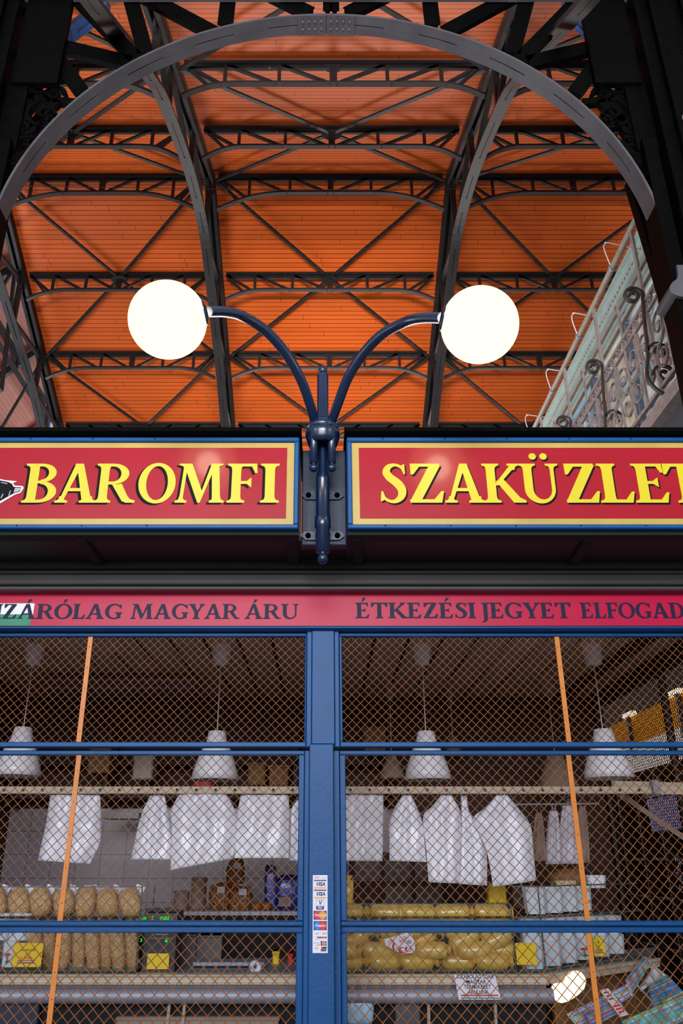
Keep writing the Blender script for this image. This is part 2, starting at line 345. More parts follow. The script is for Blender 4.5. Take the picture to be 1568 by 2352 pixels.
G['N'] = (.96, [rect(.12,.20,0,1), foot(.12,.20,0), rect(.76,.84,0,1), foot(.76,.84,1,-1), [(.04,1),(.27,1),(.84,.2),(.84,0),(.78,0)]])
G['D'] = (.88, STEM(r=0)+[rect(.28,.38,.925,1), rect(.28,.38,0,.075)]+half(.37,.5,.46,.5,.265,.425))
for k, b, c in (('Á','A',.50),('Ó','O',.47),('É','E',.36)): G[k] = (G[b][0], G[b][1]+acute(c))
def glyph(mb, ch, x0, x1, z0, z1, y0, y1, adv=None):
    wd, polys = G[ch]; lo = min(p[0] for q in polys for p in q); hi = max(p[0] for q in polys for p in q)
    if adv is None: sx = (x1-x0)/(hi-lo); ox = x0-lo*sx
    else: sx = adv; ox = x0
    for iq, q in enumerate(polys):
        a = sum(q[i][0]*q[(i+1) % len(q)][1]-q[(i+1) % len(q)][0]*q[i][1] for i in range(len(q)))
        if a < 0: q = q[::-1]
        e_ = iq*.000012; mb.prism([(ox+x*sx, z0+y*(z1-z0)) for x, y in q], y0+e_, y1+e_)
def word(text, x0, x1, z0, z1, y0, y1):
    """yields (char, MB) laid out between x0 and x1"""
    tot = sum(G[c][0] for c in text); sx = (x1-x0)/tot; x = x0
    for c in text:
        mb = MB(); glyph(mb, c, x, 0, z0, z1, y0, y1, adv=sx); yield c, mb; x += G[c][0]*sx
def text_mesh(name, body, size, loc, m, parent, rot=(pi/2,0,0), width=None, shear=0, align='CENTER', extrude=.0006, bold=0):
    cu = bpy.data.curves.new('text', 'FONT'); cu.body = body; cu.size = size; cu.align_x = align; cu.align_y = 'CENTER'; cu.shear = shear; cu.extrude = extrude; cu.offset = bold
    to = bpy.data.objects.new('text', cu); C.objects.link(to)
    me = bpy.data.meshes.new_from_object(to.evaluated_get(bpy.context.evaluated_depsgraph_get()))
    bpy.data.objects.remove(to); me.materials.clear(); me.materials.append(m)
    if width:
        xs = [v.co.x for v in me.vertices]; k = width/max(1e-6, max(xs)-min(xs))
        for v in me.vertices: v.co.x *= k
    from mathutils import Euler
    off = WORLD_LOC.get(parent.name, Vector((0,0,0))) if parent else Vector((0,0,0))
    me.transform(Matrix.Translation(Vector(loc)-off) @ Euler(rot).to_matrix().to_4x4())
    o = bpy.data.objects.new(name, me); C.objects.link(o)
    if parent: o.parent = parent
    WORLD_LOC[o.name] = off
    return o

# ================================================================== THE HALL
def uvplane(name, quad, uvs, m):
    me = bpy.data.meshes.new(name); me.from_pydata(quad, [], [(0,1,2,3)]); ul = me.uv_layers.new(name='UVMap')
    for i in range(4): ul.data[i].uv = uvs[i]
    me.materials.append(m); o = bpy.data.objects.new(name, me); C.objects.link(o); return tag(o, kind='structure')
RY, RZ = 14.2, 16.32
def far(t, dz=0): return (RY+.891*t, RZ-.454*t+dz)
def near(t, dz=0): return (RY-.9205*t, RZ-.391*t+dz)
XL, XA, XB, XR = -7.55, -2.62, 3.0, 8.6
def slope(name, f, t1, x0, x1, m):
    (ya, za), (yb, zb) = f(0), f(t1)
    uvplane(name, [(x0,ya,za), (x1,ya,za), (x1,yb,zb), (x0,yb,zb)], [(x0+20,0), (x1+20,0), (x1+20,t1), (x0+20,t1)], m)
slope('ceiling', far, 11.5, XL, 15, M['orange']); slope('ceiling_front', near, 8.6, XL, 15, M['orange'])
# side nave roof seen past the last truss: boards run away from the camera
uvplane('ceiling_side', [(XL-.1,5,16.6), (XL-.1,34,16.6), (-15.5,34,9.6), (-15.5,5,9.6)], [(0,0), (29,0), (29,10.6), (0,10.6)], M['pink'])
struct('floor', MB().box(-16, 16, -9, 34, -.1, 0), M['floor'])

# ---- roof trusses
RIB = [(5.6,8.55), (6.4,9.15), (7.8,10.3), (8.75,11.0), (9.5,11.5), (11.5,12.35), (12.9,12.72), (14.0,12.8), (15.1,12.5), (16.7,11.9), (17.9,11.42), (19.1,10.7), (20.4,9.6), (21.4,8.3)]
RIB = [(y, z+EYE) for y, z in RIB]
FT = [2.37, 4.57, 6.84]; NT = [2.33, 4.69, 7.05]
def ribz(y):
    for (a, b), (c, d) in zip(RIB, RIB[1:]):
        if a <= y <= c: return b+(d-b)*(y-a)/(c-a)
    return RIB[-1][1]
def truss(x, label):
    t = thing('roof_truss', label, 'roof truss', (x, RY, RZ-3.6), 'roof trusses of the hall')
    for f, l in ((far, 9.2), (near, 8.4)):
        mb = MB()
        for s in (-.075, .075):
            a, b = f(0, -.16), f(l, -.16); mb.beam((x+s, *a), (x+s, *b), .075, .22)
        a, b = f(0, -.07), f(l, -.07); mb.beam((x, *a), (x, *b), .25, .04)
        mb.build('rafter', M['iron'], t)
    mb = MB(); curve = [(x, y, z) for y, z in crom(RIB, 5)]
    for s in (-.06, .06): mb.strip([(px+s, y, z) for px, y, z in curve], (1,0,0), .10, .035)
    mb.strip([(px, y, z+.09) for px, y, z in curve], (1,0,0), .05, .16)
    for i in range(0, len(curve)-2, 5): mb.strip([(p[0], p[1], p[2]-.004) for p in curve[i:i+3]], (1,0,0), .05, .03)
    mb.build('arched_rib', M['rib'], t)
    nodes = [near(q, -.25) for q in (5.9, 4.69, 2.33)]+[(RY, RZ-.3)]+[far(q, -.25) for q in (2.37, 4.57, 6.84)]
    for i, (y, z) in enumerate(nodes):
        MB().beam((x, y, z), (x, y, ribz(y)+.12), .11, .10, (0,1,0)).build('post', M['iron'], t)
        MB().prism([(-.2,-.2),(.2,-.2),(.28,.1),(.12,.26),(-.12,.26),(-.28,.1)], -.02, .02, Matrix.Translation((x, y, z)) @ Matrix.Rotation(pi/2, 4, 'Z')).build('gusset_plate', M['iron'], t)
        if i < len(nodes)-1:
            y2, z2 = nodes[i+1]
            if i < 3: MB().beam((x, y, z), (x, y2, ribz(y2)+.12), .09, .08).build('web_brace', M['iron'], t)
            else: MB().beam((x, y2, z2), (x, y, ribz(y)+.12), .09, .08).build('web_brace', M['iron'], t)
    return t
truss(XL, 'iron roof truss at the far left beside the rose boarded roof')
truss(XA, 'iron roof truss passing behind the left glowing globe lamp arm')
truss(XB, 'iron roof truss passing beside the right glowing globe lamp')

# ---- lattice purlins
def purlin(x0, x1, Y, Z, drop, run, label):
    t = thing('lattice_purlin', label, 'roof beam', ((x0+x1)/2, Y, Z-.5), 'lattice purlins under the orange boards')
    e = .22; a, b = x0+e, x1-e; D = .47; n = 6; zt = Z-.1
    MB().beam((a, Y, zt), (b, Y, zt), .16, .06).beam((a, Y, zt-.06), (b, Y, zt-.06), .05, .10).build('top_chord', M['iron'], t)
    P = []
    for k in range(9):
        q = k/8; P.append((a+run*q, Y, zt-D-drop*(1-math.sin(q*pi/2))**1.35))
    P += [(p[0]*-1+a+b, p[1], p[2]) for p in P[::-1]]
    MB().strip(P, (0,1,0), .095, .03).strip([(p[0], p[1], p[2]+.04) for p in P], (0,1,0), .04, .05).build('bottom_chord', M['rib'], t)
    def zb(x):
        for p, q in zip(P, P[1:]):
            if p[0] <= x <= q[0]: return p[2]+(q[2]-p[2])*(x-p[0])/max(1e-6, q[0]-p[0])
        return zt-D
    st = (x1-x0)/n
    for i in range(1, n):
        x = x0+st*i; wd = .13 if i == n//2 else .06
        mb = MB().beam((x, Y, zt), (x, Y, zb(x)), wd, .06, (0,1,0))
        if i == n//2:
            mb.prism([(x-.2,zt),(x+.2,zt),(x+.09,zt-.13),(x-.09,zt-.13)], Y-.04, Y+.04)
        mb.build('post', M['iron'], t)
    for i in range(n):
        xa, xb = x0+st*i, x0+st*(i+1)
        xo, xi = (xa, xb) if i < n//2 else (xb, xa)      # the diagonal falls towards the middle
        xo = min(max(xo, a), b); xi2 = xi+(-.05 if xi > xo else .05)
        MB().beam((xo, Y, zt), (xi2, Y, zb(xi2)), .055, .05, (0,1,0)).build('diagonal', M['iron'], t)
    for s, xe in ((1, a), (-1, b)):
        MB().beam((xe, Y, zt), (xe+s*.45, Y, zb(xe+s*.45)), .05, .05, (0,1,0)).build('bracket_stay', M['iron'], t)
    return t
rows = [('upper front', near(4.69), .30, .95), ('second front', near(2.33), .34, .9), ('ridge', (RY, RZ), .5, 1.75), ('high back', far(2.37), .30, 1.05), ('middle back', far(4.57), .32, 1.15), ('lowest back', far(6.84), .25, 1.0)]
where = {'upper front': 'highest in view just under the big arch', 'second front': 'second below the crown of the big arch', 'ridge': 'along the roof ridge', 'high back': 'level with the tops of the globe lamps', 'middle back': 'level with the bottoms of the globe lamps', 'lowest back': 'just above the shop sign boards'}
for nm, (y, z), dr, rn in rows:
    for bay, x0, x1 in (('left', XL, XA), ('middle', XA, XB), ('right', XB, XR)):
        purlin(x0, x1, y, z, dr, rn, f'black lattice roof beam {where[nm]}, {bay} bay')
# ---- crossed braces
def brace(x0, x1, c, ends, label):
    xc = (x0+x1)/2; t = thing('cross_brace', label, 'roof brace', (xc, c[0], c[1]-.22), 'crossed rods under the orange boards')
    for (y, z) in ends:
        for xe in (x0+.15, x1-.15): MB().beam((xe, y, z-.2), (xc, c[0], c[1]-.2), .068, .045).build('brace_rod', M['iron'], t)
    MB().prism([(-.2,-.04),(-.09,-.1),(.09,-.1),(.2,-.04),(.2,.04),(.09,.1),(-.09,.1),(-.2,.04)], -.02, .02, Matrix.Translation((xc, c[0], c[1]-.23)) @ Matrix.Rotation(pi/2-.4, 4, 'X')).build('gusset_plate', M['iron'], t)
for bay, x0, x1 in (('left', XL, XA), ('middle', XA, XB), ('right', XB, XR)):
    brace(x0, x1, near(7.05), [near(4.69)], f'black roof rods at the very top of the photo, {bay} bay')
    brace(x0, x1, near(2.33), [near(4.69), (RY, RZ)], f'crossed black roof rods on the boards in front of the ridge, {bay} bay')
    brace(x0, x1, far(2.37), [(RY, RZ), far(4.57)], f'crossed black roof rods behind the globe lamps, {bay} bay')
    brace(x0, x1, far(6.84), [far(4.57)], f'black roof rods meeting low above the sign boards, {bay} bay')
wr = crom([(-6.5, 13.4, 15.15), (0, 13.4, 15.05), (7.5, 13.4, 15.15)], 6)
tag(MB().tube(wr, .008, 5).build('ceiling_wire', M['iron']), 'thin grey wire strung across below the roof ridge', 'wire')

# ---- side nave: lattice trusses beyond the last main truss
for i, (Y, lab) in enumerate(((13.5, 'nearest'), (17.0, 'second'), (20.3, 'third'), (23.6, 'fourth'), (28, 'farthest'))):
    t = thing('side_roof_truss', f'dark lattice truss under the rose side roof, {lab} from the camera', 'roof truss', (-11, Y, 10), 'trusses of the side roof')
    top = [(XL-.3, Y, 16.2), (-15.3, Y, 9.55)]
    MB().beam(top[0], top[1], .14, .2).build('rafter', M['iron'], t)
    low = crom([(XL-.3, Y, 12.2), (-9.2, Y, 12.9), (-11.2, Y, 12.2), (-13.4, Y, 10.2), (-15.0, Y, 7.6)], 5)
    MB().strip(low, (0,1,0), .16, .06).build('arched_rib', M['rib'], t)
    for k in range(5):
        q = k/4; p = Vector(top[0]).lerp(Vector(top[1]), q*.92+.03); b = Vector(low[int(q*(len(low)-1))]); b2 = Vector(low[min(len(low)-1, int((q+.25)*(len(low)-1)))])
        MB().beam(p, b, .09, .07, (0,1,0)).build('post', M['iron'], t)
        if k < 4: MB().beam(p, b2, .07, .06, (0,1,0)).build('web_brace', M['iron'], t)
for i, (x, z) in enumerate(((-8.9, 15.2), (-10.4, 13.9), (-11.9, 12.6))):
    t = thing('side_purlin', ('upper', 'middle', 'lower')[i]+' dark beam running away under the rose side roof', 'roof beam', (x, 20, z), 'beams of the side roof')
    MB().beam((x, 8, z), (x, 30, z), .14, .12).build('top_chord', M['iron'], t); MB().beam((x, 8, z-.5), (x, 30, z-.5), .14, .06).build('bottom_chord', M['rib'], t)
    mb = MB()
    for k in range(22): mb.beam((x, 8+k, z), (x, 8+k+(1 if k % 2 else 0), z-.5), .05, .05)
    mb.build('lattice', M['iron'], t)
a, b = at(117, 905, 21.5), at(106, 1010, 21.5)
t = thing('downpipe', 'blue and white painted pipe standing at the far left roof end', 'pipe', b)
MB().tube([a+Vector((.1,0,1)), a, b-Vector((0,0,3))], .085, 10).build('pipe', M['bluelit'], t)
MB().box(a.x+.16, a.x+.24, 21.4, 21.6, b.z-3, a.z-.1).build('white_strip', M['white'], t)
tag(MB().beam(at(104, 945, 21.4), at(117, 915, 21.4), .05, .12).build('wall_lamp', M['white']), 'small white light fitting at the far left roof end', 'lamp')

# ---- the big arch
AY, AW, AR, AX, AZ = 7.0, .26, 3.76, .05, 6.23+EYE
def arc(r, y, a0, a1, n): return [(AX+r*math.cos(math.radians(a)), y, AZ+r*math.sin(math.radians(a))) for a in [a0+(a1-a0)*i/n for i in range(n+1)]]
arch = thing('iron_arch', 'big round iron arch, coloured lit grey, framing the orange roof', 'arch', (AX, AY, AZ-.5))
mb = MB()
for y0 in (AY+.06, AY+AW-.06): mb.strip(arc(AR, y0, -6, 186, 96), (0,1,0), .12, .03)
dashes = [(93.5+d, 93.5+d+8) for d in (0, 15, 30, 45, 60)]+[(86.5-d-8, 86.5-d) for d in (0, 15, 30, 45, 60)]
ed = sorted([-6, 186]+[v for d in dashes for v in d])
for a0, a1 in zip(ed[::2], ed[1::2]): mb.strip(arc(AR-.001, AY+AW/2, a0, a1, max(3, int((a1-a0)/2))), (0,1,0), .03, .03)
mb.build('soffit', M['ironlit'], arch)
MB().strip(arc(AR+.035, AY+AW*.72, -6, 186, 96), (0,1,0), .035, .05).build('arch_web', M['black'], arch)
for s in (-1, 1):
    pl = MB().strip(arc(AR-.022, AY+AW/2, 90+s*.15, 90+s*5.6, 5), (0,1,0), AW+.01, .014).build('splice_plate', M['ironlit'], arch)
    for k in range(4):
        for q in (.3, .7):
            an = math.radians(90+s*(.9+k*1.25)); r = AR-.03
            mb = MB(); mb.lathe([(.019,0), (.017,.007), (.010,.012), (0,.014)], (AX+r*math.cos(an), AY+AW*q, AZ+r*math.sin(an)), 8, (-math.cos(an), 0, -math.sin(an)))
            mb.build('rivet', M['ironlit'], pl)
for s in (-1, 1):   # moulded shoe at each foot
    mb = MB(); x = AX+s*(AR+.0); z = AZ-.38
    prof = [(0,0), (-.02*s,-.12), (-.10*s,-.20), (-.13*s,-.30), (-.05*s,-.36), (.06*s,-.38), (.06*s,-.52), (.35*s,-.52), (.35*s,.05), (0,.05)]
    cv = crom(prof[:6], 6); prof = cv+prof[6:]
    pl = [(x+a, z+b) for a, b in prof]; pl = pl if s < 0 else pl[::-1]
    mb.prism(pl, AY-.06, AY+AW+.06); mb.build('shoe', M['ironlit'], arch)
# struts and scrolls between arch and columns are fixed to the arch
PY = AY+AW/2
def strut(a, b, w=.145): MB().beam(at(*a, PY), at(*b, PY), w, .10, (0,1,0)).beam(at(*a, PY)+Vector((0,-.05,0)), at(*b, PY)+Vector((0,-.05,0)), w+.06, .012, (0,1,0)).build('strut', M['black'], arch)
for a, b in (((322,150),(165,-12)), ((300,150),(110,104)), ((192,222),(104,100)), ((336,130),(297,-12)), ((490,80),(318,-12)), ((518,66),(527,-12)), ((712,36),(600,-20))):
    strut(a, b); strut((1510-a[0], a[1]), (1510-b[0], b[1]))
for x in (752, 768): strut((x, 34), (x, -12), .06)
def spiral(c, r, turns, a0, s, n=30):
    return [(c.x+s*r*(1-i/n*.85)*math.cos(a0+turns*2*pi*i/n), c.y, c.z+r*(1-i/n*.85)*math.sin(a0+turns*2*pi*i/n)) for i in range(n+1)]
for s in (-1, 1):
    for px, py, r, a0, tn in ((100,200,.20,2.2,1.3), (128,222,.13,0,1.2), (104,268,.25,1.6,1.4), (118,282,.13,3.6,1.2), (58,345,.18,1,1.2), (85,160,.16,1,-1.1), (40,372,.10,3,1.2), (60,300,.12,0,-1.2)):
        c = at(px if s < 0 else 1510-px, py, PY)
        MB().strip(spiral(c, r, tn, a0, -s), (0,1,0), .10, .045).build('scroll', M['black'], arch)
    for (a, b) in (((172,239),(62,226)), ((95,150),(60,262)), ((60,262),(20,390)), ((118,215),(60,330)), ((150,180),(70,190)), ((135,235),(60,300)), ((88,330),(28,392))):
        a, b = [(p if s < 0 else (1510-p[0], p[1])) for p in (a, b)]
        MB().beam(at(*a, PY), at(*b, PY), .10, .08, (0,1,0)).build('scroll_bar', M['black'], arch)
# columns
for s, lab in ((-1, 'black riveted iron column left of the big arch'), (1, 'black riveted iron column right of the big arch')):
    t = thing('iron_column', lab, 'column', (AX+s*4.4, PY, 0), 'columns carrying the big arch')
    def X(a, b): return sorted((AX+s*a, AX+s*b))
    MB().box(*X(3.92, 5.6), AY-.1, AY+.5, 0, 13.2).build('shaft', M['black'], t)
    MB().box(*X(3.70, 3.86), AY-.02, AY+.3, 0, 9.4).box(*X(3.29, 3.86), AY, AY+.08, 10.35, 13.2).box(*X(3.66,3.92), AY+.05, AY+.25, 9.3, 10.4).build('inner_flange', M['black'], t)
    for q in (4.1, 4.5, 5.0):
        MB().beam((AX+s*q, AY-.13, 0), (AX+s*q, AY-.13, 13.2), .06, .10, (0,1,0)).build('angle_iron', M['black'], t)
    mb = MB()
    for k in range(16): mb.box(*X(3.80, 3.95), AY+.1, AY+.2, .6+k*.8, .68+k*.8)
    mb.build('lacing_bar', M['black'], t)
    for k in range(14):
        z = 6.2+k*.35
        for q in (4.22, 4.38): MB().lathe([(.026,0), (.022,.01), (0,.018)], (AX+s*q, AY-.10, z), 8, (0,-1,0)).build('rivet', M['black'], t)
tag(MB().box(-5, 5.2, AY-.1, AY+.05, zat(5, AY+.05), zat(5, AY+.05)+.5).build('cross_beam', M['ironlit']), 'grey horizontal iron beam at the very top above the arch', 'beam')
# blue painted bracket arches high up on both sides
for s, pts, lab in ((-1, [(225,32),(162,78),(140,150),(128,215)], 'blue painted iron bracket by the column at upper left'), (1, [(1318,38),(1362,80),(1378,150),(1392,215)], 'blue painted iron bracket by the column at upper right')):
    P = [at(x, y, 8.3) for x, y in pts]; t = thing('iron_bracket', lab, 'bracket', P[-1], 'blue iron brackets')
    MB().strip(P, (0,1,0), .26, .05).build('soffit', M['bluelit'], t)
    MB().strip([p+Vector((0, .05, .16)) for p in P[:2]], (0,1,0), .06, .28).build('web_plate', M['bluelit'], t)
    for k in range(5):
        q = P[0].lerp(P[1], .12+k*.19)+Vector((0, .02, .16)); MB().lathe([(.03,0), (.02,.02), (0,.025)], q, 8, (0,-1,0)).build('rivet', M['bluelit'], t)
    MB().beam(P[0]+Vector((0,.1,0)), P[0]+Vector((0,.1,.45)), .2, .2, (0,1,0)).build('post', M['bluelit'], t)
# brace crossing in front of the gallery at the right column
p0, p1 = at(1452, 415, AY+.5), at(1600, 900, AY+.5)
t = thing('iron_stay', 'black leaning iron stay between the big arch foot and the gallery', 'stay', p1)
MB().beam(p0, p1, .14, .18, (0,1,0)).beam(p0+Vector((-.09,-.09,0)), p1+Vector((-.09,-.09,0)), .03, .03, (0,1,0)).build('bar', M['black'], t)
for k in range(7):
    q = p0.lerp(p1, .45+k*.07)+Vector((.02,-.10,0)); MB().lathe([(.022,0), (.018,.012), (0,.018)], q, 8, (0,-1,0)).build('rivet', M['black'], t)

# ================================================================== THE GALLERY AT THE RIGHT
GX = 4.27; ZP = 8.0+EYE
yp = [on_x(px, py, GX).y for px, py in ((1447,525), (1357,707), (1293,850), (1241,960))]
zpipe = sum(on_x(px, py, GX).z for px, py in ((1447,525), (1357,707), (1293,850), (1241,960)))/4
zr1, zr2 = on_x(1378,783,GX).z, on_x(1384,816,GX).z; ztop = on_x(1391,849,GX).z; zbot = on_x(1533,877,GX).z
step = (yp[3]-yp[0])/3; ys = [yp[0]+step*i for i in range(-1, 6)]
g = thing('safety_railing', 'taupe pipe railing with tall posts standing above the gallery balustrade', 'railing', (GX, ys[0], zbot))
MB().tube([(GX, ys[0]-.4, zpipe), (GX, ys[-1]+2, zpipe)], .048, 12).build('handrail', M['tan'], g)
for z in (zr1, zr2): MB().beam((GX+.03, ys[0]-.4, z), (GX+.03, ys[-1]+2, z), .05, .03).build('rail', M['tan'], g)
for i, y in enumerate(ys):
    MB().beam((GX, y, zbot-.1), (GX, y, zpipe), .035, .065, (0,1,0)).build('post', M['taupe'], g)
    MB().lathe([(.055,-.03), (.062,-.02), (.062,.02), (.055,.03)], (GX, y+step*.45, zpipe), 12, (0,1,0)).build('pipe_clamp', M['steel'], g)
    ym = y+step*.5
    for z in (zr1,):
        MB().beam((GX, ym, zr2-.25), (GX, ym, z), .03, .03, (0,1,0)).build('picket', M['taupe'], g)
        MB().strip([(GX, p[0], p[2]) for p in spiral(Vector((ym+.05, 0, z+.06)), .07, 1.1, pi, 1, 14)], (1,0,0), .03, .015).build('curl', M['taupe'], g)
for y in ys[1:5]:
    P = [(GX-.05, y+step*.42, zpipe), (GX-.09, y+step*.42, zpipe+.22), (GX-.09, y+step*.43, zpipe+.36), (GX-.04, y+step*.44, zpipe+.43), (GX+.1, y+step*.46, zpipe+.45), (GX+1.6, y+step*.7, zpipe+.45)]
    tag(MB().tube(crom(P, 8), .009, 6).build('cable', M['white']), 'thin pale cable looped over the gallery pipe railing', 'cable', 'cables looped over the pipe railing')
hp = (ztop-zbot)
panel_names = ('nearest the black column', 'second from the black column', 'third from the black column', 'fourth from the black column', 'fifth from the black column', 'sixth from the black column')
for i in range(6):
    y0, y1 = ys[i]+.03, ys[i+1]-.03; W = y1-y0
    t = thing('balustrade_panel', f'wrought iron scrollwork balustrade panel, {panel_names[i]}', 'balustrade', (GX, y0, zbot), 'scrollwork balustrade panels')
    def yz(u, v): return (GX, y0+W*u, zbot+hp*v)
    MB().beam(yz(0,1), yz(1,1), .05, .05).build('top_rail', M['taupe'], t)
    MB().beam(yz(0,.87), yz(1,.87), .04, .035).build('frieze_rail', M['taupe'], t)
    MB().beam(yz(0,.02), yz(1,.02), .05, .05).build('bottom_rail', M['taupe'], t)
    for u in (.25, .5, .75, 1): MB().beam(yz(u,0), yz(u,.87), .028, .035, (0,1,0)).build('baluster', M['taupe'], t)
    def curl(cu, cv, r, tn, a0, sgn, wd=.035, m='taupe', n=26, out=0):
        c = yz(cu, cv); pts = [(GX-out, c[1]+sgn*r*(1-k/n*.82)*math.cos(a0+tn*2*pi*k/n), c[2]+r*(1-k/n*.82)*math.sin(a0+tn*2*pi*k/n)) for k in range(n+1)]
        MB().strip(pts, (1,0,0), wd, .02).build('scroll', M[m], t)
    for k in range(7): curl(.07+k*.143, .935, hp*.055, 1.5, 0, 1 if k % 2 else -1, .03)
    for u, sg in ((.125, 1), (.375, -1), (.625, 1), (.875, -1)):
        curl(u, .62, hp*.17, 1.35, -pi/2, sg); curl(u, .28, hp*.15, 1.35, pi/2, sg)
        MB().strip(crom([yz(u-.09*sg,.46), yz(u,.42), yz(u+.06*sg,.52), yz(u+.09*sg,.83)], 5), (1,0,0), .03, .02).build('scroll', M['taupe'], t)
        MB().ball(yz(u,.61), .05, 8, 6, (.6,1,1)).build('rosette', M['steel'], t)
    # projecting dark scroll bracket in front of the post
    rc = .135; c = [(GX-.02-rc+rc*(1-k/34*.72)*math.cos(.2+1.45*2*pi*k/34), y1, ztop+hp*.06+rc*(1-k/34*.72)*math.sin(.2+1.45*2*pi*k/34)) for k in range(35)]
    c2 = [(GX-.022, y1, ztop+hp*.08), (GX-.06, y1, ztop-hp*.2), (GX-.1, y1, ztop-hp*.6), (GX-.16, y1, zbot+hp*.12), (GX-.02, y1, zbot-.06), (GX+.2, y1, zbot-.1)]
    MB().strip(c, (0,1,0), .06, .03).strip(crom(c2, 10), (0,1,0), .05, .03).build('bracket_scroll', M['scroll'], t)
    for zc, r in ((zbot+hp*.42, .13), (zbot+hp*.16, .15)):
        pts = [(GX-.1+r*1.1-r*(1-k/22*.8)*math.cos(1.4*2*pi*k/22), y1, zc+r*(1-k/22*.8)*math.sin(1.4*2*pi*k/22)) for k in range(23)]
        MB().strip(pts, (0,1,0), .05, .03).build('bracket_curl', M['scroll'], t)
WX = 6.0
struct('trim_gallery_floor', MB().box(GX+.05, WX+.6, 6.6, 24, zbot-.22, zbot-.12), M['greypanel'])
struct('trim_gallery_edge', MB().box(GX-.02, GX+.12, 6.6, 24, zbot-.28, zbot-.10).beam((GX+.7, 6.6, zbot-.26), (GX+.7, 24, zbot-.26), .12, .1), M['taupe'])
# window wall of the gallery
zw = on_x(1250, 980, WX).z
zw = (zw+on_x(1480, 520, WX).z)/2
struct('trim_window_cornice', MB().box(WX-.05, WX+.3, 7, 24, zw-.28, zw).box(WX-.12, WX+.3, 7, 24, zw-.06, zw).box(WX-.10, WX+.3, 7, 24, zw-.52, zw-.40).box(WX-.07, WX+.3, 7, 24, zw-.80, zw-.68), M['mint'])
struct('trim_window_frieze', MB().box(WX-.055, WX+.25, 7, 24, zw-.42, zw-.27), M['steelblue'])
mb = MB()
for k in range(120): mb.box(WX-.075, WX-.05, 7.05+k*.14, 7.05+k*.14+.07, zw-.39, zw-.31)
struct('trim_dentils', mb, M['mint'])
rng = random.Random(3)
PC = [mat('picture_glass_'+n, c, .35, 0, .5, 2.2) for n, c in (('cream', (222,212,190)), ('blue', (120,170,205)), ('pale', (205,222,226)), ('rose', (196,150,150)), ('teal', (60,150,165)), ('ochre', (205,170,90)))]
for i in range(8):
    y0 = 7.2+i*2.0; t = thing('glazed_screen', f'pale green framed glass screen behind the gallery railing, {("first","second","third","fourth","fifth","sixth","seventh","eighth")[i]} from the big arch', 'screen', (WX, y0, zbot), 'glass screens along the gallery')
    MB().box(WX-.02, WX+.2, y0, y0+.12, zbot, zw-.8).box(WX-.02, WX+.2, y0+.22, y0+.28, zbot, zw-.8).build('frame_post', M['steelblue'], t)
    for k, q in enumerate((.12, .42, .68, .97)):
        z = zbot+(zw-.8-zbot)*q; MB().box(WX-.04, WX+.15, y0, y0+2.0, z-.05, z+.05).build('frame_rail', M['mint'], t)
    MB().box(WX+.06, WX+.1, y0+.1, y0+2.0, zbot+.1, zw-.8).build('glass_pane', PC[i % 3], t)
    for k in range(9):
        yy = y0+.4+rng.random()*1.3; zz = zbot+.3+rng.random()*(zw-zbot-1.6)
        MB().prism(ell(yy, zz, .06+.14*rng.random(), .06+.2*rng.random(), 0, 330, 9), -.02, .02, Matrix.Translation((WX+.03,0,0)) @ Matrix.Rotation(pi/2, 4, 'Z')).build('coloured_motif', PC[rng.randrange(6)], t)

# ================================================================== THE SHOP FRONT
SY = 3.0                                     # sign face
BY = 3.46                                    # slogan band face
FY = 3.5                                     # mesh front
x_end = 2.05
def sx(px, py, Y=SY): return at(px, py, Y).x
zs = {k: zat(v, SY) for k, v in dict(t=996, b0=1008, g0=1017, r0=1029, r1=1191, g1=1206, b1=1216).items()}
def sign(x0, x1, inner, label, name):
    """inner = +1 when the end nearest the lamp is the right one"""
    t = thing(name, label, 'sign', ((x0+x1)/2, SY+.15, zs['b1']))
    MB().box(x0, x1, SY+.03, SY+.42, zs['b1']-.004, zs['t']).build('case', M['dark'], t)
    fr = .020; mb = MB()
    mb.bev(x0, x1, SY-.012, SY+.04, zs['g0'], zs['b0']+.004, .004).bev(x0, x1, SY-.012, SY+.04, zs['b1'], zs['g1'], .004)
    for a in (x0, x1-fr): mb.bev(a, a+fr, SY-.012, SY+.04, zs['g1'], zs['g0'], .004)
    mb.build('frame', M['blue'], t)
    MB().bev(x0-.01, x1+.01, SY-.05, SY+.43, zs['b0']+.004, zs['t']+.006, .006).build('top_lip', M['black'], t)
    b0, b1 = x0+fr, x1-fr
    MB().box(b0, b1, SY, SY+.03, zs['g1'], zs['g0']).build('border', M['gold'], t)
    MB().box(b0+.030, b1-.030, SY-.002, SY+.02, zs['r1'], zs['r0']).build('panel', M['red'], t)
    mb = MB()
    for k in range(6):
        for z in (zs['b1']+.012, zs['b0']-.006): mb.lathe([(.004,0), (.003,.003), (0,.004)], (x0+.15+k*.26, SY-.012, z), 6, (0,-1,0))
    mb.build('rivets', M['navy'], t)
    return t
xl1 = sx(686, 1108); xr0 = sx(797, 1108)
left = sign(-2.15, xl1, 1, 'red and gold sign board reading BAROMFI, left of the twin globe lamp', 'sign_board')
right = sign(xr0, 2.15, -1, 'red and gold sign board reading SZAKÜZLET, right of the twin globe lamp', 'sign_board')
zb, zt = zat(1155.5, SY), zat(1066, SY)
LL = [('B',49,131),('A',125,220),('R',215,309),('O',314,400),('M',401,516),('F',520,592),('I',597,641)]
RR = [('S',873,932),('Z',940,1018),('A',1019,1111),('K',1108,1204),('Ü',1194,1284),('Z',1296,1374),('L',1373,1453),('E',1453,1532),('T',1526,1606)]
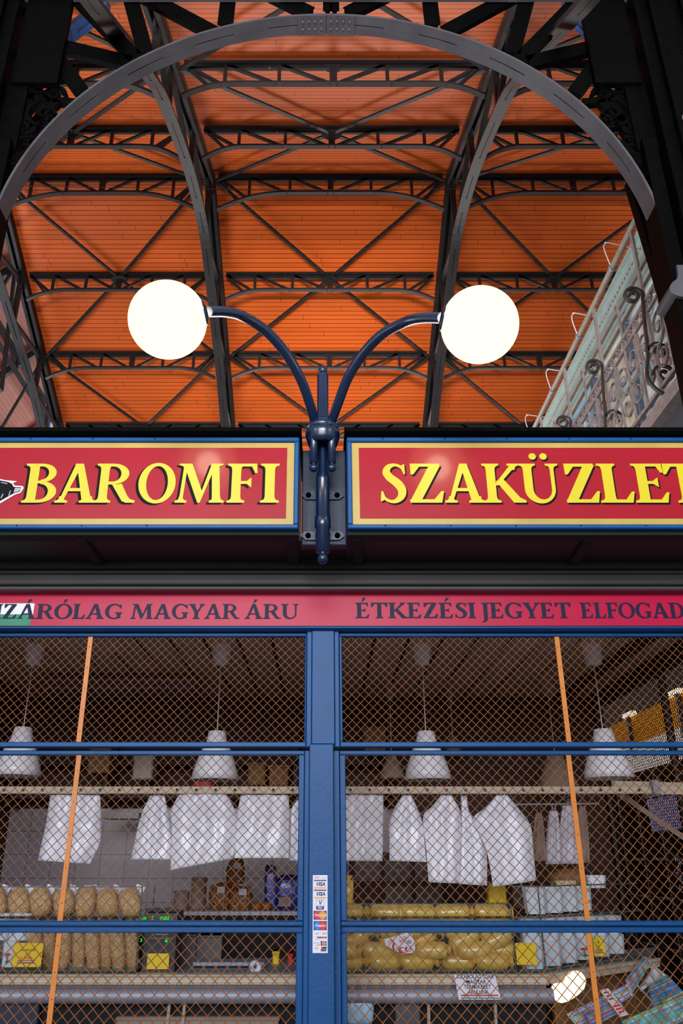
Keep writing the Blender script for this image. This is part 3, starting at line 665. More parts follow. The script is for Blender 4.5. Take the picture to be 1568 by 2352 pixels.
def spell(t, rows, dxs):
    for ch, p0, p1 in rows:
        yb = 1155; ym = 1112
        x0 = at(p0, yb if ch in 'BAROMFI' and t is left else ym, SY).x; x1 = at(p1, ym if ch not in 'ARO' or t is not left else yb, SY).x
        if t is left and ch == 'F': x1 = at(p1, 1075, SY).x
        if t is left and ch == 'B': x1 = at(p1, 1120, SY).x
        if ch == 'T': x1 = at(p1, 1070, SY).x
        mb = MB(); glyph(mb, ch, x0, x1, zb, zt, SY-.0045, SY-.002); l = mb.build('letter', M['yellow'], t)
        ms = MB(); glyph(ms, ch, x0+dxs, x1+dxs, zb-.0075, zt-.0075, SY-.0032, SY-.002); ms.build('letter_shadow', M['ink'], l)
spell(left, LL, -.0115); spell(right, RR, .006)
# dark bird picture running in from the left end
B = [at(x, y, SY) for x, y in ((-60,1085),(0,1101),(14,1104),(40,1106),(30,1110),(34,1116),(52,1117),(55,1121),(48,1132),(34,1137),(0,1157),(-60,1190))]
bird = MB().prism([(p.x, p.z) for p in B[::-1]], SY-.003, SY-.002).build('bird_picture', M['white'], left)
B2 = [at(x, y, SY) for x, y in ((-60,1088),(0,1104),(20,1108),(28,1112),(32,1119),(50,1120),(46,1130),(32,1134),(0,1152),(-60,1185))]
MB().prism([(p.x, p.z) for p in B2[::-1]], SY-.004, SY-.003).build('plumage', M['ink'], bird)
B3 = [[at(x, y, SY) for x, y in q] for q in (((36,1121),(50,1122),(45,1129),(32,1133),(34,1126)), ((2,1145),(7,1135),(9,1136),(4,1146)), ((20,1139),(24,1128),(26,1128),(22,1140)), ((2,1108),(18,1111),(17,1113),(4,1110)))]
mb = MB()
for q in B3: mb.prism([(p.x, p.z) for p in q[::-1]], SY-.005, SY-.004)
mb.build('plumage_highlight', M['steel'], bird)

# board behind the lamp
BB = 3.10; bx0, bx1 = sx(692, 1240, BB), sx(796, 1240, BB); bz0, bz1 = zat(1252, BB), zat(1034, BB)
t = thing('lamp_board', 'dark blue vertical board holding the twin lamp between the signs', 'board', ((bx0+bx1)/2, BB+.05, bz0))
MB().bev(bx0, bx1, BB, BB+.05, bz0, bz1, .004).build('board', M['navyflat'], t)
mb = MB()
for k in range(1, 6): x = bx0+(bx1-bx0)*k/6; mb.box(x-.0012, x+.0012, BB-.001, BB+.002, bz0+.004, bz1-.004)
mb.build('groove', M['navy'], t)
# ------------------------------------------------ twin globe lamp
LX = at(741, 1100, BB-.07).x; LY = BB-.075
lamp = thing('twin_globe_lamp', 'dark blue wall lamp with two glowing white globes on curved arms', 'wall lamp', (LX, LY, bz0))
n = M['navy']; zf = lambda py: zat(py, LY)
MB().lathe([(.0,zf(1270)), (.027,zf(1268)), (.0285,zf(1215)), (.033,zf(1212)), (.033,zf(1190)), (.029,zf(1187)), (.0275,zf(1105)), (.029,zf(1103)), (.024,zf(1090)), (.019,zf(1080)), (.0165,zf(1070)), (.0165,zf(1030))], (LX, LY, 0), 20).build('stem', n, lamp)
MB().ball((LX, LY, zf(1283)), .0225).lathe([(.014,zf(1276)), (.014,zf(1266))], (LX, LY, 0), 12).build('finial', n, lamp)
zc = zf(1000)
MB().lathe([(0,zc-.048), (.046,zc-.048), (.048,zc-.060), (.060,zc-.060), (.066,zc-.040), (.0725,zc-.020), (.074,zc-.006), (.071,zc+.008), (.066,zc+.010), (.066,zc+.014), (.069,zc+.017), (.064,zc+.032), (.055,zc+.044), (.048,zc+.056), (0,zc+.058)], (LX, LY-.02, 0), 32).build('collar_bowl', n, lamp)
for s in (-1, 1):
    x = LX+s*.037; y = LY-.05
    tb = MB().lathe([(0,zf(1077)), (.017,zf(1076)), (.017,zf(1015))], (x, y, 0), 14).build('socket_tube', n, lamp)
    MB().ball((x, y, zf(1087)), .0185, 14, 8).lathe([(.008,zf(1080)), (.008,zf(1073))], (x, y, 0), 10).build('ball_end', n, tb)
    for z in (zf(1123), zf(1217)):
        pl = MB().prism([(LX+s*a, z+b) for a, b in ([(.02,-.018),(.070,-.018),(.078,-.010),(.088,-.004),(.088,.006),(.080,.012),(.074,.018),(.02,.018)] if s > 0 else [(.02,.018),(.074,.018),(.080,.012),(.088,.006),(.088,-.004),(.078,-.010),(.070,-.018),(.02,-.018)])], BB-.012, BB).build('fixing_plate', n, lamp)
        MB().lathe([(.012,0), (.011,.008), (.006,.014), (0,.015)], (LX+s*.060, BB-.012, z), 8, (0,-1,0)).build('bolt', M['black'], pl)
    MB().box(min(LX, LX+s*.03), max(LX, LX+s*.03), LY, BB, zf(1223)-.0, zf(1211)).build('clamp', n, lamp)
MB().lathe([(.0245,zc+.04), (.0245,zf(868)), (.019,zf(866)), (.016,zf(863))], (LX, LY-.02, 0), 18).ball((LX, LY-.02, zf(857)), .0205, 16, 8).build('centre_spike', n, lamp)
GY = 2.42
for s, (px, py), r_px, path in ((-1, (385,735), 89.5, [(722,985),(712,930),(690,870),(655,810),(610,760),(560,728),(520,717),(478,716)]), (1, (1101,746.5), 88.5, [(766,985),(775,930),(798,870),(832,815),(875,770),(925,742),(965,731),(1014,730)])):
    ya = LY-.03; nP = len(path); P = [at(x, y, ya+(GY-ya)*(i/(nP-1))) for i, (x, y) in enumerate(path)]
    P[0] = Vector((LX+s*.03, LY-.03, zc+.03))
    MB().tube(crom([tuple(p) for p in P], 6), .0205, 14).build('arm', n, lamp)
    c = at(px, py, GY); R = r_px/FPX*(GY*_cp+(c.z-EYE)*_sp)
    d = (P[-1]-c).normalized()
    gl = MB().lathe([(R*math.sin(pi*(k/28)), R*math.cos(pi*(k/28))) for k in range(1, 29)], c, 40, d).build('globe', M['globe'], lamp)
    bl = bpy.data.lights.new('globe_bulb', 'POINT'); bl.energy = 7; bl.color = (1, .86, .66); bl.shadow_soft_size = .06
    bo = bpy.data.objects.new('globe_bulb', bl); C.objects.link(bo); bo.location = c
    MB().lathe([(.046,R*.935), (.048,R*.965), (.040,R*.995), (.026,R*1.012), (.0205,R*1.04)], c, 24, d).build('globe_cap', n, lamp)
# ------------------------------------------------ canopy, shutter box, band, head beam
zu = zs['b1']-.004
t = thing('canopy', 'dark brown canopy underside behind the two sign boards', 'canopy', (0, 3.2, zu))
MB().box(-2.2, 2.2, BB+.04, BY-.02, zu+.01, zu+.03).build('soffit', M['dark'], t)
mb = MB().box(-2.2, xl1, SY+.02, SY+.09, zu-.012, zu+.012).box(xr0, 2.2, SY+.02, SY+.09, zu-.012, zu+.012).box(-2.2, 2.2, BY-.09, BY-.02, zu-.03, zu+.012)
for px0, px1 in (((192,1225),(238,1285)), ((1345,1225),(1306,1285)), ((670,1225),(676,1285)), ((818,1225),(822,1285))):
    a, b = at(*px0, SY+.1), at(*px1, BY-.03); mb.beam((a.x, SY+.06, zu-.004), (b.x, BY-.03, zu-.004), .04, .025)
mb.build('rib', M['slot'], t)
t = thing('shutter_box', 'grooved dark grey roller shutter box above the slogan band', 'shutter box', (0, BY, zat(1357, BY)))
MB().box(-2.2, 2.2, BY-.02, BY+.14, zat(1357, BY), zu+.01).build('box', M['shutter'], t)
mb = MB()
for a, b, d in ((1298,1306,.05), (1312,1317,.035), (1338,1343,.03), (1350,1358,.045)): mb.bev(-2.2, 2.2, BY-.02-d, BY, zat(b, BY-.04), zat(a, BY-.04), .006)
mb.build('moulding', M['shutter'], t)
MB().box(-2.2, 2.2, BY-.03, BY, zat(1359, BY)-.001, zat(1356, BY)).build('blue_edge', M['navy'], t)
bz = (zat(1437.5, BY), zat(1360, BY))
def slogan(x0, x1, words, label, flag=False):
    t = thing('slogan_band', label, 'sign', ((x0+x1)/2, BY, bz[0]))
    MB().box(x0, x1, BY, BY+.06, bz[0], bz[1]).build('panel', M['pinkred'], t)
    if flag:
        fx = at(76, 1412, BY).x
        f = MB().box(x0, fx, BY-.001, BY+.01, zat(1411, BY), zat(1386, BY)).build('flag_white', M['white'], t)
        MB().box(x0, at(71, 1424, BY).x, BY-.001, BY+.01, bz[0]+.001, zat(1411, BY)).build('flag_green', M['green'], t)
    for text, a, b in words:
        zb_, zt_ = zat(1421.5 if a < 700 else 1420, BY), zat(1387.5 if a < 700 else 1384.5, BY)
        for ch, mb in word(text, at(a, 1404, BY).x, at(b, 1404, BY).x, zb_, zt_, BY-.0025, BY): mb.build('letter', M['navyink'], t)
xm = at(784, 1400, BY).x
slogan(-2.2, xm, [('KIZÁRÓLAG', -52, 281), ('MAGYAR', 300, 549), ('ÁRU', 561, 686)], 'pink red slogan band reading KIZÁRÓLAG MAGYAR ÁRU', True)
slogan(xm, 2.2, [('ÉTKEZÉSI', 815, 1093), ('JEGYET', 1104, 1312), ('ELFOGADUNK', 1332, 1690)], 'pink red slogan band reading ÉTKEZÉSI JEGYET ELFOGADUNK')
t = thing('head_beam', 'blue double ledge running under the pink slogan bands', 'beam', (0, FY, zat(1456, FY)))
MB().bev(-2.2, 2.2, BY-.03, BY+.10, zat(1443, BY-.03), zat(1438, BY-.03), .003).bev(-2.2, 2.2, BY-.015, BY+.10, zat(1448.5, BY), zat(1443, BY), .003).build('ledge', M['blue'], t)

# centre post
zh = zat(1448, FY)
post = thing('centre_post', 'blue painted post dividing the two mesh fronts', 'post', (0, FY, 0))
MB().bev(-.053, .046, FY-.045, FY+.05, 0, zat(1712, FY), .003).bev(-.045, .052, FY-.040, FY+.05, zat(1712, FY), zh, .003).build('core', M['blue'], post)
MB().bev(-.0675, -.045, FY-.030, FY+.03, zat(1718, FY), zh, .003).bev(.052, .073, FY-.030, FY+.03, zat(1718, FY), zh, .003).build('upper_trim', M['blue'], post)
MB().bev(-.073, -.053, FY-.005, FY+.05, 0, zat(1724, FY), .002).bev(.046, .070, FY-.005, FY+.05, 0, zat(1724, FY), .002).build('lower_trim', M['blue'], post)

# ------------------------------------------------ mesh sashes
def lattice(mb, x0, x1, z0, z1, p, r, y):
    h = p/2**.5
    for sgn in (1, -1):
        k0 = math.floor((x0-(z1 if sgn > 0 else -z0))/p)-1
        k = k0
        while True:
            c = k*p; k += 1          # line x = c + sgn*z
            pts = []
            for z in (z0, z1): pts.append((c+sgn*z, z))
            (xa, za), (xb, zb_) = pts
            if min(xa, xb) > x1: break
            if max(xa, xb) < x0: continue
            # clip to x range
            def clip(x, z, X): return (X, z+(X-x)/sgn)
            A, Bp = (xa, za), (xb, zb_)
            if A[0] > Bp[0]: A, Bp = Bp, A
            if A[0] < x0: A = clip(*A, x0)
            if Bp[0] > x1: Bp = clip(*Bp, x1)
            if Bp[0]-A[0] < .003: continue
            m = max(2, int((Bp[0]-A[0])/(p/2)+.5)); P = []
            for i in range(m+1):
                q = i/m; zz = A[1]+(Bp[1]-A[1])*q; xx = A[0]+(Bp[0]-A[0])*q
                par = round((xx*2)/p+.25)
                P.append((xx, y+sgn*r*.9, zz))
            mb.tube([P[0], P[-1]], r, 5, False)
def sash(x0, x1, z0, z1, Y, pitch, r, ox0, ox1, oz0, oz1, barx, label, dep=.035, zb0=None):
    t = thing('mesh_sash', label, 'mesh panel', ((x0+x1)/2, Y, z0))
    MB().bev(x0, x1, Y, Y+dep, oz1, z1, .003).build('top_rail', M['blue'], t)
    MB().bev(x0, x1, Y-.012, Y+dep, z0, oz0, .003).build('bottom_rail', M['blue'], t)
    MB().bev(x0, ox0, Y, Y+dep, oz0, oz1, .003).build('stile', M['blue'], t)
    MB().bev(ox1, x1, Y, Y+dep, oz0, oz1, .003).build('stile', M['blue'], t)
    mb = MB(); lattice(mb, ox0, ox1, oz0, oz1, pitch, r, Y+dep*.6); mb.build('wire_mesh', M['wire'], t)
    b = MB().box(barx-.010, barx+.010, Y+dep*.6-.012, Y+dep*.6-.006, oz0, oz1).build('flat_bar', M['bar'], t)
    mb = MB()
    for k in range(5): mb.lathe([(.0022,0), (0,.001)], (barx, Y+dep*.6-.012, oz0+(oz1-oz0)*(k+.5)/5), 6, (0,-1,0))
    mb.build('bar_holes', M['slot'], b)
    return t
z_ = lambda py: zat(py, FY)
for s, x0, x1, o, bx in ((-1, -2.0, -.068, -.0755, -1.022), (1, .0735, 2.0, .0855, 1.034)):
    side = 'left' if s < 0 else 'right'
    ux0, ux1 = (x0+.05, o) if s < 0 else (o, x1-.05)
    sash(x0, x1, z_(1717), z_(1455), FY-.01, .0362, .0014, ux0, ux1, z_(1705.5), z_(1462.5), bx, f'upper blue framed orange mesh sash {side} of the post, in front of the lamp cords')
    x0b, x1b = (x0, -.074) if s < 0 else (.071, x1)
    ux0, ux1 = (x0+.05, -.0985) if s < 0 else (.0965, x1-.05)
    sash(x0b, x1b, z_(2127), z_(1722), FY+.02, .0405, .0016, ux0, ux1, z_(2116), z_(1732), bx, f'middle blue framed orange mesh sash {side} of the post, in front of the white bags')
    ux0, ux1 = (x0+.05, -.101) if s < 0 else (.094, x1-.05)
    lo = sash(x0b, x1b, .86, z_(2129), FY+.03, .0455, .0018, ux0, ux1, .90, z_(2144), bx, f'lowest blue framed orange mesh sash {side} of the post, in front of the counter')
    MB().bev(x0b, x1b, FY+.03, FY+.065, .02, .855, .003).build('kick_panel', M['blue'], lo)
# ------------------------------------------------ payment sticker on the post
KY = FY-.0455
st = thing('payment_sticker', 'tall white sticker of card payment logos on the blue post', 'sticker', at(735, 2189, KY))
c0, c1 = at(718.5, 2011, KY), at(752.5, 2189, KY); cx = at(735, 2100, KY).x
def kz(py): return zat(py, KY)
hw = .0285
MB().box(cx-hw, cx+hw, KY, KY+.0005, kz(2189), kz(2010)).build('backing', M['paper'], st)
logo_blue = mat('logo_navy', (30,42,100), .5, 0, 0); logo_gold = mat('logo_gold', (228,164,52), .5, 0, 0); logo_red = mat('logo_red', (222,40,44), .5, 0, 0)
logo_org = mat('logo_orange', (232,150,20), .5, 0, 0); logo_sky = mat('logo_sky', (30,120,220), .5, 0, 0); logo_grey = mat('logo_grey', (120,120,135), .5, 0, 0); logo_grn = mat('logo_green', (40,110,60), .5, 0, 0)
def bar(n, m, x0, x1, p0, p1, e=1): return MB().box(cx+x0, cx+x1, KY-.0003*e, KY, kz(p1), kz(p0)).build(n, m, st)
def disc(n, m, x, py, r, e): return MB().prism([(cx+a, b) for a, b in ell(x, kz(py), r, r, 0, 345, 24)][::-1], KY-.0003*e, KY).build(n, m, st)
def word2(body, size, x, py, m, width=None, shear=0, e=3, bold=0): return text_mesh('printed_text', body, size, (cx+x, KY-.0003*e, kz(py)), m, st, width=width, shear=shear, extrude=.0001, bold=bold)
for x, py in ((-.0135, 2015.5), (.0155, 2144)):
    word2('SIX', .0095, x, py, logo_red, .021, .3)
bar('printed_line', logo_grey, .006, .026, 2016, 2016.8)
for p in (2021, 2043.5):
    bar('logo_bar', logo_blue, -.024, .024, p, p+2.6); bar('logo_bar', logo_gold, -.024, .024, p+17, p+20)
    word2('VISA', .0185, .001, p+10, logo_blue, .034, .25, bold=.0006)
bar('logo_frame', logo_blue, -.0155, .0145, 2066.5, 2089); bar('logo_field', M['paper'], -.0148, .0138, 2067.2, 2081, 2)
word2('V', .0215, 0, 2074, logo_blue, .0135, .1, bold=.0006); word2('PAY', .0105, 0, 2085, M['paper'], .017, 0, bold=.0003)
bar('logo_field', logo_blue, -.025, .025, 2092, 2112.5); disc('logo_disc', logo_red, -.0095, 2102, .0145, 2); disc('logo_disc', logo_org, .0095, 2102, .0145, 3)
word2('MasterCard', .0098, 0, 2102, M['paper'], .044, .15, 5, .0003)
bar('logo_field', logo_blue, -.025, .025, 2115.5, 2136.5); disc('logo_disc', logo_sky, -.0095, 2126, .0145, 2); disc('logo_disc', logo_red, .0095, 2126, .0145, 3)
word2('Maestro', .0115, 0, 2126, M['paper'], .038, .15, 5, .0003)
word2('e))', .008, -.012, 2144, logo_grey, .011)
bar('logo_bar', mat('logo_maroon', (130,40,40), .5, 0, 0), -.012, .025, 2151.5, 2154.8); disc('logo_disc', logo_org, .015, 2154.5, .0035, 3); bar('printed_line', logo_grey, -.018, .006, 2157, 2157.6)
word2('DISCOVER', .0042, -.014, 2166, logo_grey, .021)
MB().prism([(cx-.020, kz(2172)), (cx-.002, kz(2172)), (cx-.002, kz(2168.5))], KY-.0006, KY).build('logo_wedge', logo_org, st)
for k, m in enumerate((logo_blue, logo_red, logo_grn)):
    bar('logo_bar', m, .002+k*.008, .0085+k*.008, 2161.5, 2172.5); word2('JCB'[k], .0062, .0052+k*.008, 2167, M['paper'])
word2('D)', .0075, -.0135, 2178, logo_blue, .009)
MB().prism([(cx+.001, kz(2185)), (cx+.006, kz(2185)), (cx+.010, kz(2174.5)), (cx+.005, kz(2174.5))], KY-.0006, KY).build('logo_slant', logo_red, st)
MB().prism([(cx+.006, kz(2185)), (cx+.0225, kz(2185)), (cx+.0255, kz(2174.5)), (cx+.010, kz(2174.5))], KY-.0006, KY).build('logo_slant', mat('logo_teal', (20,60,70), .5, 0, 0), st)
word2('UnionPay', .0045, .0155, 2180, M['paper'], .013, .2)

# ================================================================== INSIDE THE SHOP
CZ = 2.735; BKY = 6.1; SXL, SXR = -2.2, 2.03
struct('wall_back', MB().box(SXL, SXR, BKY, BKY+.1, 0, CZ+.05), M['darkwall'])
tw = struct('trim_tiles', MB().box(SXL, .55, BKY-.02, BKY, .9, 1.95), M['tile'])
struct('wall_left', MB().box(SXL-.1, SXL, 3.5, BKY, 0, CZ+.2), M['darkwall'])
ceil_o = struct('ceiling_shop', MB().box(SXL, SXR, 3.56, BKY, CZ+.012, CZ+.05), M['gap'])
mb = MB(); k = 0; x = SXL+.03
while x < SXR-.02:
    mb.box(x, min(x+.17, SXR), 3.56, BKY, CZ, CZ+.014); x += .19
struct('trim_ceiling_panels', mb, M['ceil'])
struct('trim_light_blocker', MB().box(SXL-.1, SXR+.1, 3.44, BKY+.1, CZ+.06, CZ+.12), M['dark'])  # unseen slab added above the shop to block light
struct('trim_ceiling_edge', MB().beam((SXR, 3.56, CZ-.02), (SXR, BKY, CZ-.02), .06, .14).beam((1.75, 3.6, CZ-.025), (1.75, BKY, CZ-.025), .05, .05), M['dark'])
# long box hanging under the ceiling at the left
t = thing('hanging_box', 'long dull grey box hanging from the ceiling behind the left mesh', 'ceiling box', at(275, 1580, 5.2))
a, b = at(100, 1555, 5.2), at(448, 1583, 5.2); MB().bev(a.x, b.x, 5.2, 5.5, b.z, a.z, .01).build('box', mat('dull_grey_box', (112,100,108), .5), t); MB().bev(a.x, b.x, 5.18, 5.21, b.z+.02, b.z+.035, .003).build('ridge', M['shutter'], t)
a, b = at(160, 1462, 4.5), at(280, 1484, 4.5); tag(MB().bev(a.x, b.x, 4.2, 4.6, CZ-.03, CZ, .006).build('ceiling_hatch', M['ceil']), 'pale rectangular hatch on the shop ceiling near the left orange bar', 'hatch')

# pendants
def pendant(px, Y, top, bot, wpx, label, m='shade', cup=True):
    z1, z0 = at(px, top, Y).z, at(px, bot, Y).z; c = at(px, (top+bot)/2, Y); R = wpx/2/FPX*(Y*_cp+(c.z-EYE)*_sp); H = z1-z0; x = c.x
    t = thing('pendant_lamp', label, 'pendant lamp', (x, Y, z0), 'white bell pendant lamps' if m == 'shade' else 'dull pendants farther back')
    MB().lathe([(0,z1), (R*.34,z1), (R*.37,z1-.004), (R*.46,z1-H*.25), (R*.60,z1-H*.36), (R*.80,z1-H*.62), (R*.94,z1-H*.84), (R,z0), (R*.97,z0), (R*.90,z1-H*.84), (R*.74,z1-H*.60), (R*.3,z1-H*.3)], (x, Y, 0), 32).build('lamp_shade', M[m], t)
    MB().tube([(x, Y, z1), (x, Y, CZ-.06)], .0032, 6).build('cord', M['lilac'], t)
    MB().lathe([(0,CZ-.115), (R*.30,CZ-.11), (R*.40,CZ-.05), (R*.44,CZ)], (x, Y, 0), 18).build('ceiling_cup', M[m], t)
    MB().ball((x, Y, z0+H*.35), R*.22, 12, 8).build('bulb', M['white'], t)
pendant(46, 4.55, 1671, 1783, 108, 'white bell pendant lamp, leftmost at the left edge')
pendant(496, 4.55, 1680, 1792, 108, 'white bell pendant lamp between the left orange bar and the post')
pendant(980, 4.55, 1680, 1792, 107, 'white bell pendant lamp between the post and the right orange bar')
pendant(1391, 4.55, 1675, 1788, 112, 'white bell pendant lamp right of the right orange bar')
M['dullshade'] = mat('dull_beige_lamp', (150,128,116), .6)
pendant(1278, 5.5, 1728, 1815, 92, 'dull beige pendant lamp behind the right orange bar', 'dullshade')
pendant(900, 5.6, 1735, 1790, 60, 'small dull pendant lamp farther back right of the post', 'dullshade')
pendant(1040, 5.8, 1690, 1735, 40, 'tiny dull pendant lamp at the back under the ceiling', 'dullshade')

# hook rail
RYY = 4.2; rz0, rz1 = at(740, 1823, RYY).z, at(740, 1806, RYY).z
rail = thing('hook_rail', 'cream rail with a row of screws from which the white bags hang', 'rail', (0, RYY, rz0))
MB().bev(SXL, 1.62, RYY, RYY+.02, rz0, rz1, .003).build('bar', M['cream'], rail)
for k in range(36):
    x = -1.66+k*.0946
    if x < 1.6: MB().lathe([(.008,0), (.0075,.004), (.004,.008), (.004,.014), (0,.016)], (x, RYY, (rz0+rz1)/2), 8, (0,-1,0)).build('screw', M['chrome'], rail)
a = at(1400, 1800, 4.25); b = at(1568, 1795, 4.6)
t = thing('rail_bracket', 'pale metal rail and clamp at the right end of the hook rail', 'bracket', (1.65, 4.3, rz0))
MB().beam((1.45, RYY+.05, rz1+.015), (2.0, RYY+.25, rz1+.02), .02, .03).beam((1.60, RYY+.02, rz0+.016), (2.02, RYY+.1, rz0+.02), .02, .035).build('arm', M['cream'], t)
MB().bev(1.625, 1.66, RYY-.01, RYY+.04, rz0-.005, rz1+.03, .004).build('clamp', M['steel'], t)
p, q = at(1425, 1825, 4.5), at(1572, 1925, 4.15)
tag(MB().beam(p, q, .012, .022).build('slanting_bar', M['tan']), 'pale slanting bar inside at the right edge below the rail', 'bar')

# hanging bags
def bag(rows, Y, label, m='plastic', dep=.03, seed=0, name='carrier_bag'):
    """rows = (left px, right px, py left, py right) from the top down"""
    t = thing(name, label, 'bag', at((rows[0][0]+rows[0][1])/2, rows[0][2], Y), 'white bags hanging from the cream rail')
    q = crom([tuple(float(v) for v in r) for r in rows], 5); nU = 14; n = len(q); rg = random.Random(seed)
    F0 = []; B0 = []
    ph = [rg.random()*6 for _ in range(4)]
    for i, (l, r, yl, yr) in enumerate(q):
        for j in range(nU+1):
            u = j/nU; sag = 0
            p = at(l+(r-l)*u, yl+(yr-yl)*u, Y); e = max(0, 1-abs(2*u-1)**3.5)
            th = dep*(.25+.75*min(1, i/n*2.2))*e
            wr = (.009*math.sin(u*17+ph[0]+i*.12)+.004*math.sin(u*31+ph[1]-i*.3)+.009*noise.noise(Vector((u*4, i*.22, seed))))*e*(1.3-.6*i/n)
            F0.append((p.x, Y-th+wr, p.z)); B0.append((p.x, Y+th*.8-wr, p.z))
    nn = len(F0); fs = []
    for i in range(n-1):
        for j in range(nU):
            a = i*(nU+1)+j; fs.append((a, a+nU+1, a+nU+2, a+1)); fs.append((nn+a, nn+a+1, nn+a+nU+2, nn+a+nU+1))
        for j, fl in ((0, 0), (nU, 1)):
            a = i*(nU+1)+j; f = (a, nn+a, nn+a+nU+1, a+nU+1); fs.append(f if not fl else f[::-1])
    fs.append(tuple(range(nU+1))+tuple(range(nn+nU, nn-1, -1)))
    a = (n-1)*(nU+1); fs.append(tuple(range(a+nU, a-1, -1))+tuple(range(nn+a, nn+a+nU+1)))
    MB().add(F0+B0, fs, True).build('sheet', M[m], t)
    pt = at((rows[0][0]+rows[0][1])/2, rows[0][2], Y); MB().strip([pt+Vector((-.012,0,-.01)), pt+Vector((-.006,-.01,.035)), Vector((pt.x, RYY-.008, (rz0+rz1)/2+.004)), pt+Vector((.006,-.01,.035)), pt+Vector((.012,0,-.01))], (0,1,0), .012, .002).build('hanging_loop', M[m], t)
    return t
HY = RYY+.03
b1 = bag([(116,230,1826,1826),(112,231,1850,1852),(106,231,1890,1892),(97,229,1930,1935),(87,206,1976,1984)], HY, 'square stack of white bags crossed by the left orange bar', dep=.035, seed=1, name='bag_stack')
bag([(345,378,1827,1827),(328,385,1862,1862),(316,392,1900,1900),(308,396,1940,1940),(300,394,1974,1974)], HY+.01, 'narrow pointed white bag hanging left of the widest bag', dep=.03, seed=2)
bag([(412,520,1824,1824),(394,540,1858,1862),(394,546,1900,1898),(394,543,1945,1935),(391,534,1999,1972)], HY-.005, 'widest white bag with slanting hem, below the left middle pendant', dep=.045, seed=3)
bag([(553,662,1826,1826),(547,664,1855,1855),(542,664,1890,1890),(540,664,1930,1930),(538,663,1971,1971)], HY, 'square white bag stack hanging just left of the post', dep=.035, seed=4, name='bag_stack')
bag([(682,700,1838,1838),(668,712,1860,1860),(665,720,1900,1900),(664,724,1940,1940),(664,726,1976,1980)], HY+.03, 'white bag half hidden by the left side of the post', dep=.025, seed=5)
bag([(775,880,1826,1826),(770,880,1860,1860),(768,879,1900,1900),(766,879,1940,1940),(766,878,1977,1978)], HY, 'square white bag stack hanging just right of the post', dep=.035, seed=6, name='bag_stack')
bag([(924,944,1827,1827),(906,958,1855,1855),(894,970,1890,1890),(894,975,1935,1935),(894,979,1977,1980)], HY, 'pointed white bag hanging second right of the post', dep=.03, seed=7)
bag([(1012,1036,1827,1827),(992,1052,1852,1852),(971,1058,1876,1878),(978,1057,1950,1950),(984,1054,2026,2029)], HY, 'long white bag with knotted side, third right of the post', dep=.035, seed=8)
bag([(1057,1072,1827,1827),(1058,1076,1858,1858),(1056,1090,1890,1885),(1056,1116,1950,1945),(1052,1118,2030,2034)], HY+.03, 'crumpled white bag with a single upright handle between two long bags', dep=.025, seed=9)
bag([(1140,1166,1827,1827),(1112,1190,1856,1856),(1086,1218,1884,1896),(1116,1224,1950,1950),(1132,1231,2036,2022)], HY-.01, 'largest pointed white bag, rightmost in the front row', dep=.045, seed=10)
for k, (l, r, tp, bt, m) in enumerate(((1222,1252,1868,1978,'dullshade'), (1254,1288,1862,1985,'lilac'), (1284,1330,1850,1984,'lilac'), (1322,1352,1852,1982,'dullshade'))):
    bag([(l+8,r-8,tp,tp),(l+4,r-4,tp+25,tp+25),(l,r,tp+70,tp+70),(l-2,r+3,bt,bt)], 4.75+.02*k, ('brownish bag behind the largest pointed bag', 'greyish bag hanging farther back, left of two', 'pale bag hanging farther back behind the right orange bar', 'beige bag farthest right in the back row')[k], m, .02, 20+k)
t = thing('back_bag_rod', 'steel rod carrying the duller bags behind the front row', 'rod', at(1290, 1850, 4.78)); MB().tube([at(1180, 1848, 4.8), at(1375, 1846, 4.8)], .006, 8).build('rod', M['steel'], t)
# ------------------------------------------------ counter
CY = 4.0
zc = lambda py: at(740, py, CY).z
A0 = Vector((SXL, CY, 0)); A1 = Vector((.965, CY, 0)); A2 = Vector((1.66, 4.62, 0))
ct = thing('counter', 'long shop counter with cream rail and steel tube behind the lower mesh', 'counter', (-.5, CY, 0))
MB().box(SXL, .965, CY+.02, CY+.62, zc(2236)-.06, zc(2236)).build('worktop', M['steel'], ct)
MB().bev(SXL, .965, CY-.03, CY+.02, zc(2258), zc(2236), .006).bev(SXL, .965, CY-.04, CY-.02, zc(2242), zc(2236), .004).bev(SXL, .965, CY-.04, CY-.02, zc(2260), zc(2254), .004).build('rail', M['cream'], ct)
MB().tube([(SXL, CY-.02, zc(2286)), (.98, CY-.02, zc(2286))], .030, 14).build('tube', M['steel'], ct)
MB().box(SXL, .96, CY+.04, CY+.08, .2, zc(2262)).build('front_panel', M['slot'], ct)
for px in (390, 425, 985, 1138):
    a = at(px, 2300, CY-.01); MB().beam((a.x, CY, a.z+.03), (a.x-.015, CY, .75), .012, .02, (0,1,0)).build('leg', M['tan'], ct)
d = (A2-A1).normalized(); nrm = Vector((d.y, -d.x, 0))
MB().beam(A1+Vector((0,0,zc(2247))), A2+Vector((0,0,zc(2247))), .06, zc(2236)-zc(2258)).beam(A1+nrm*.03+Vector((0,0,zc(2238))), A2+nrm*.03+Vector((0,0,zc(2238))), .02, .012).build('angled_rail', M['cream'], ct)
MB().add([A1+Vector((0,0.02,zc(2236))), A2+Vector((0,.02,zc(2236))), Vector((1.9,5.2,zc(2236))), Vector((.965,4.62,zc(2236)))], [(0,1,2,3)]).build('angled_worktop', M['steel'], ct)
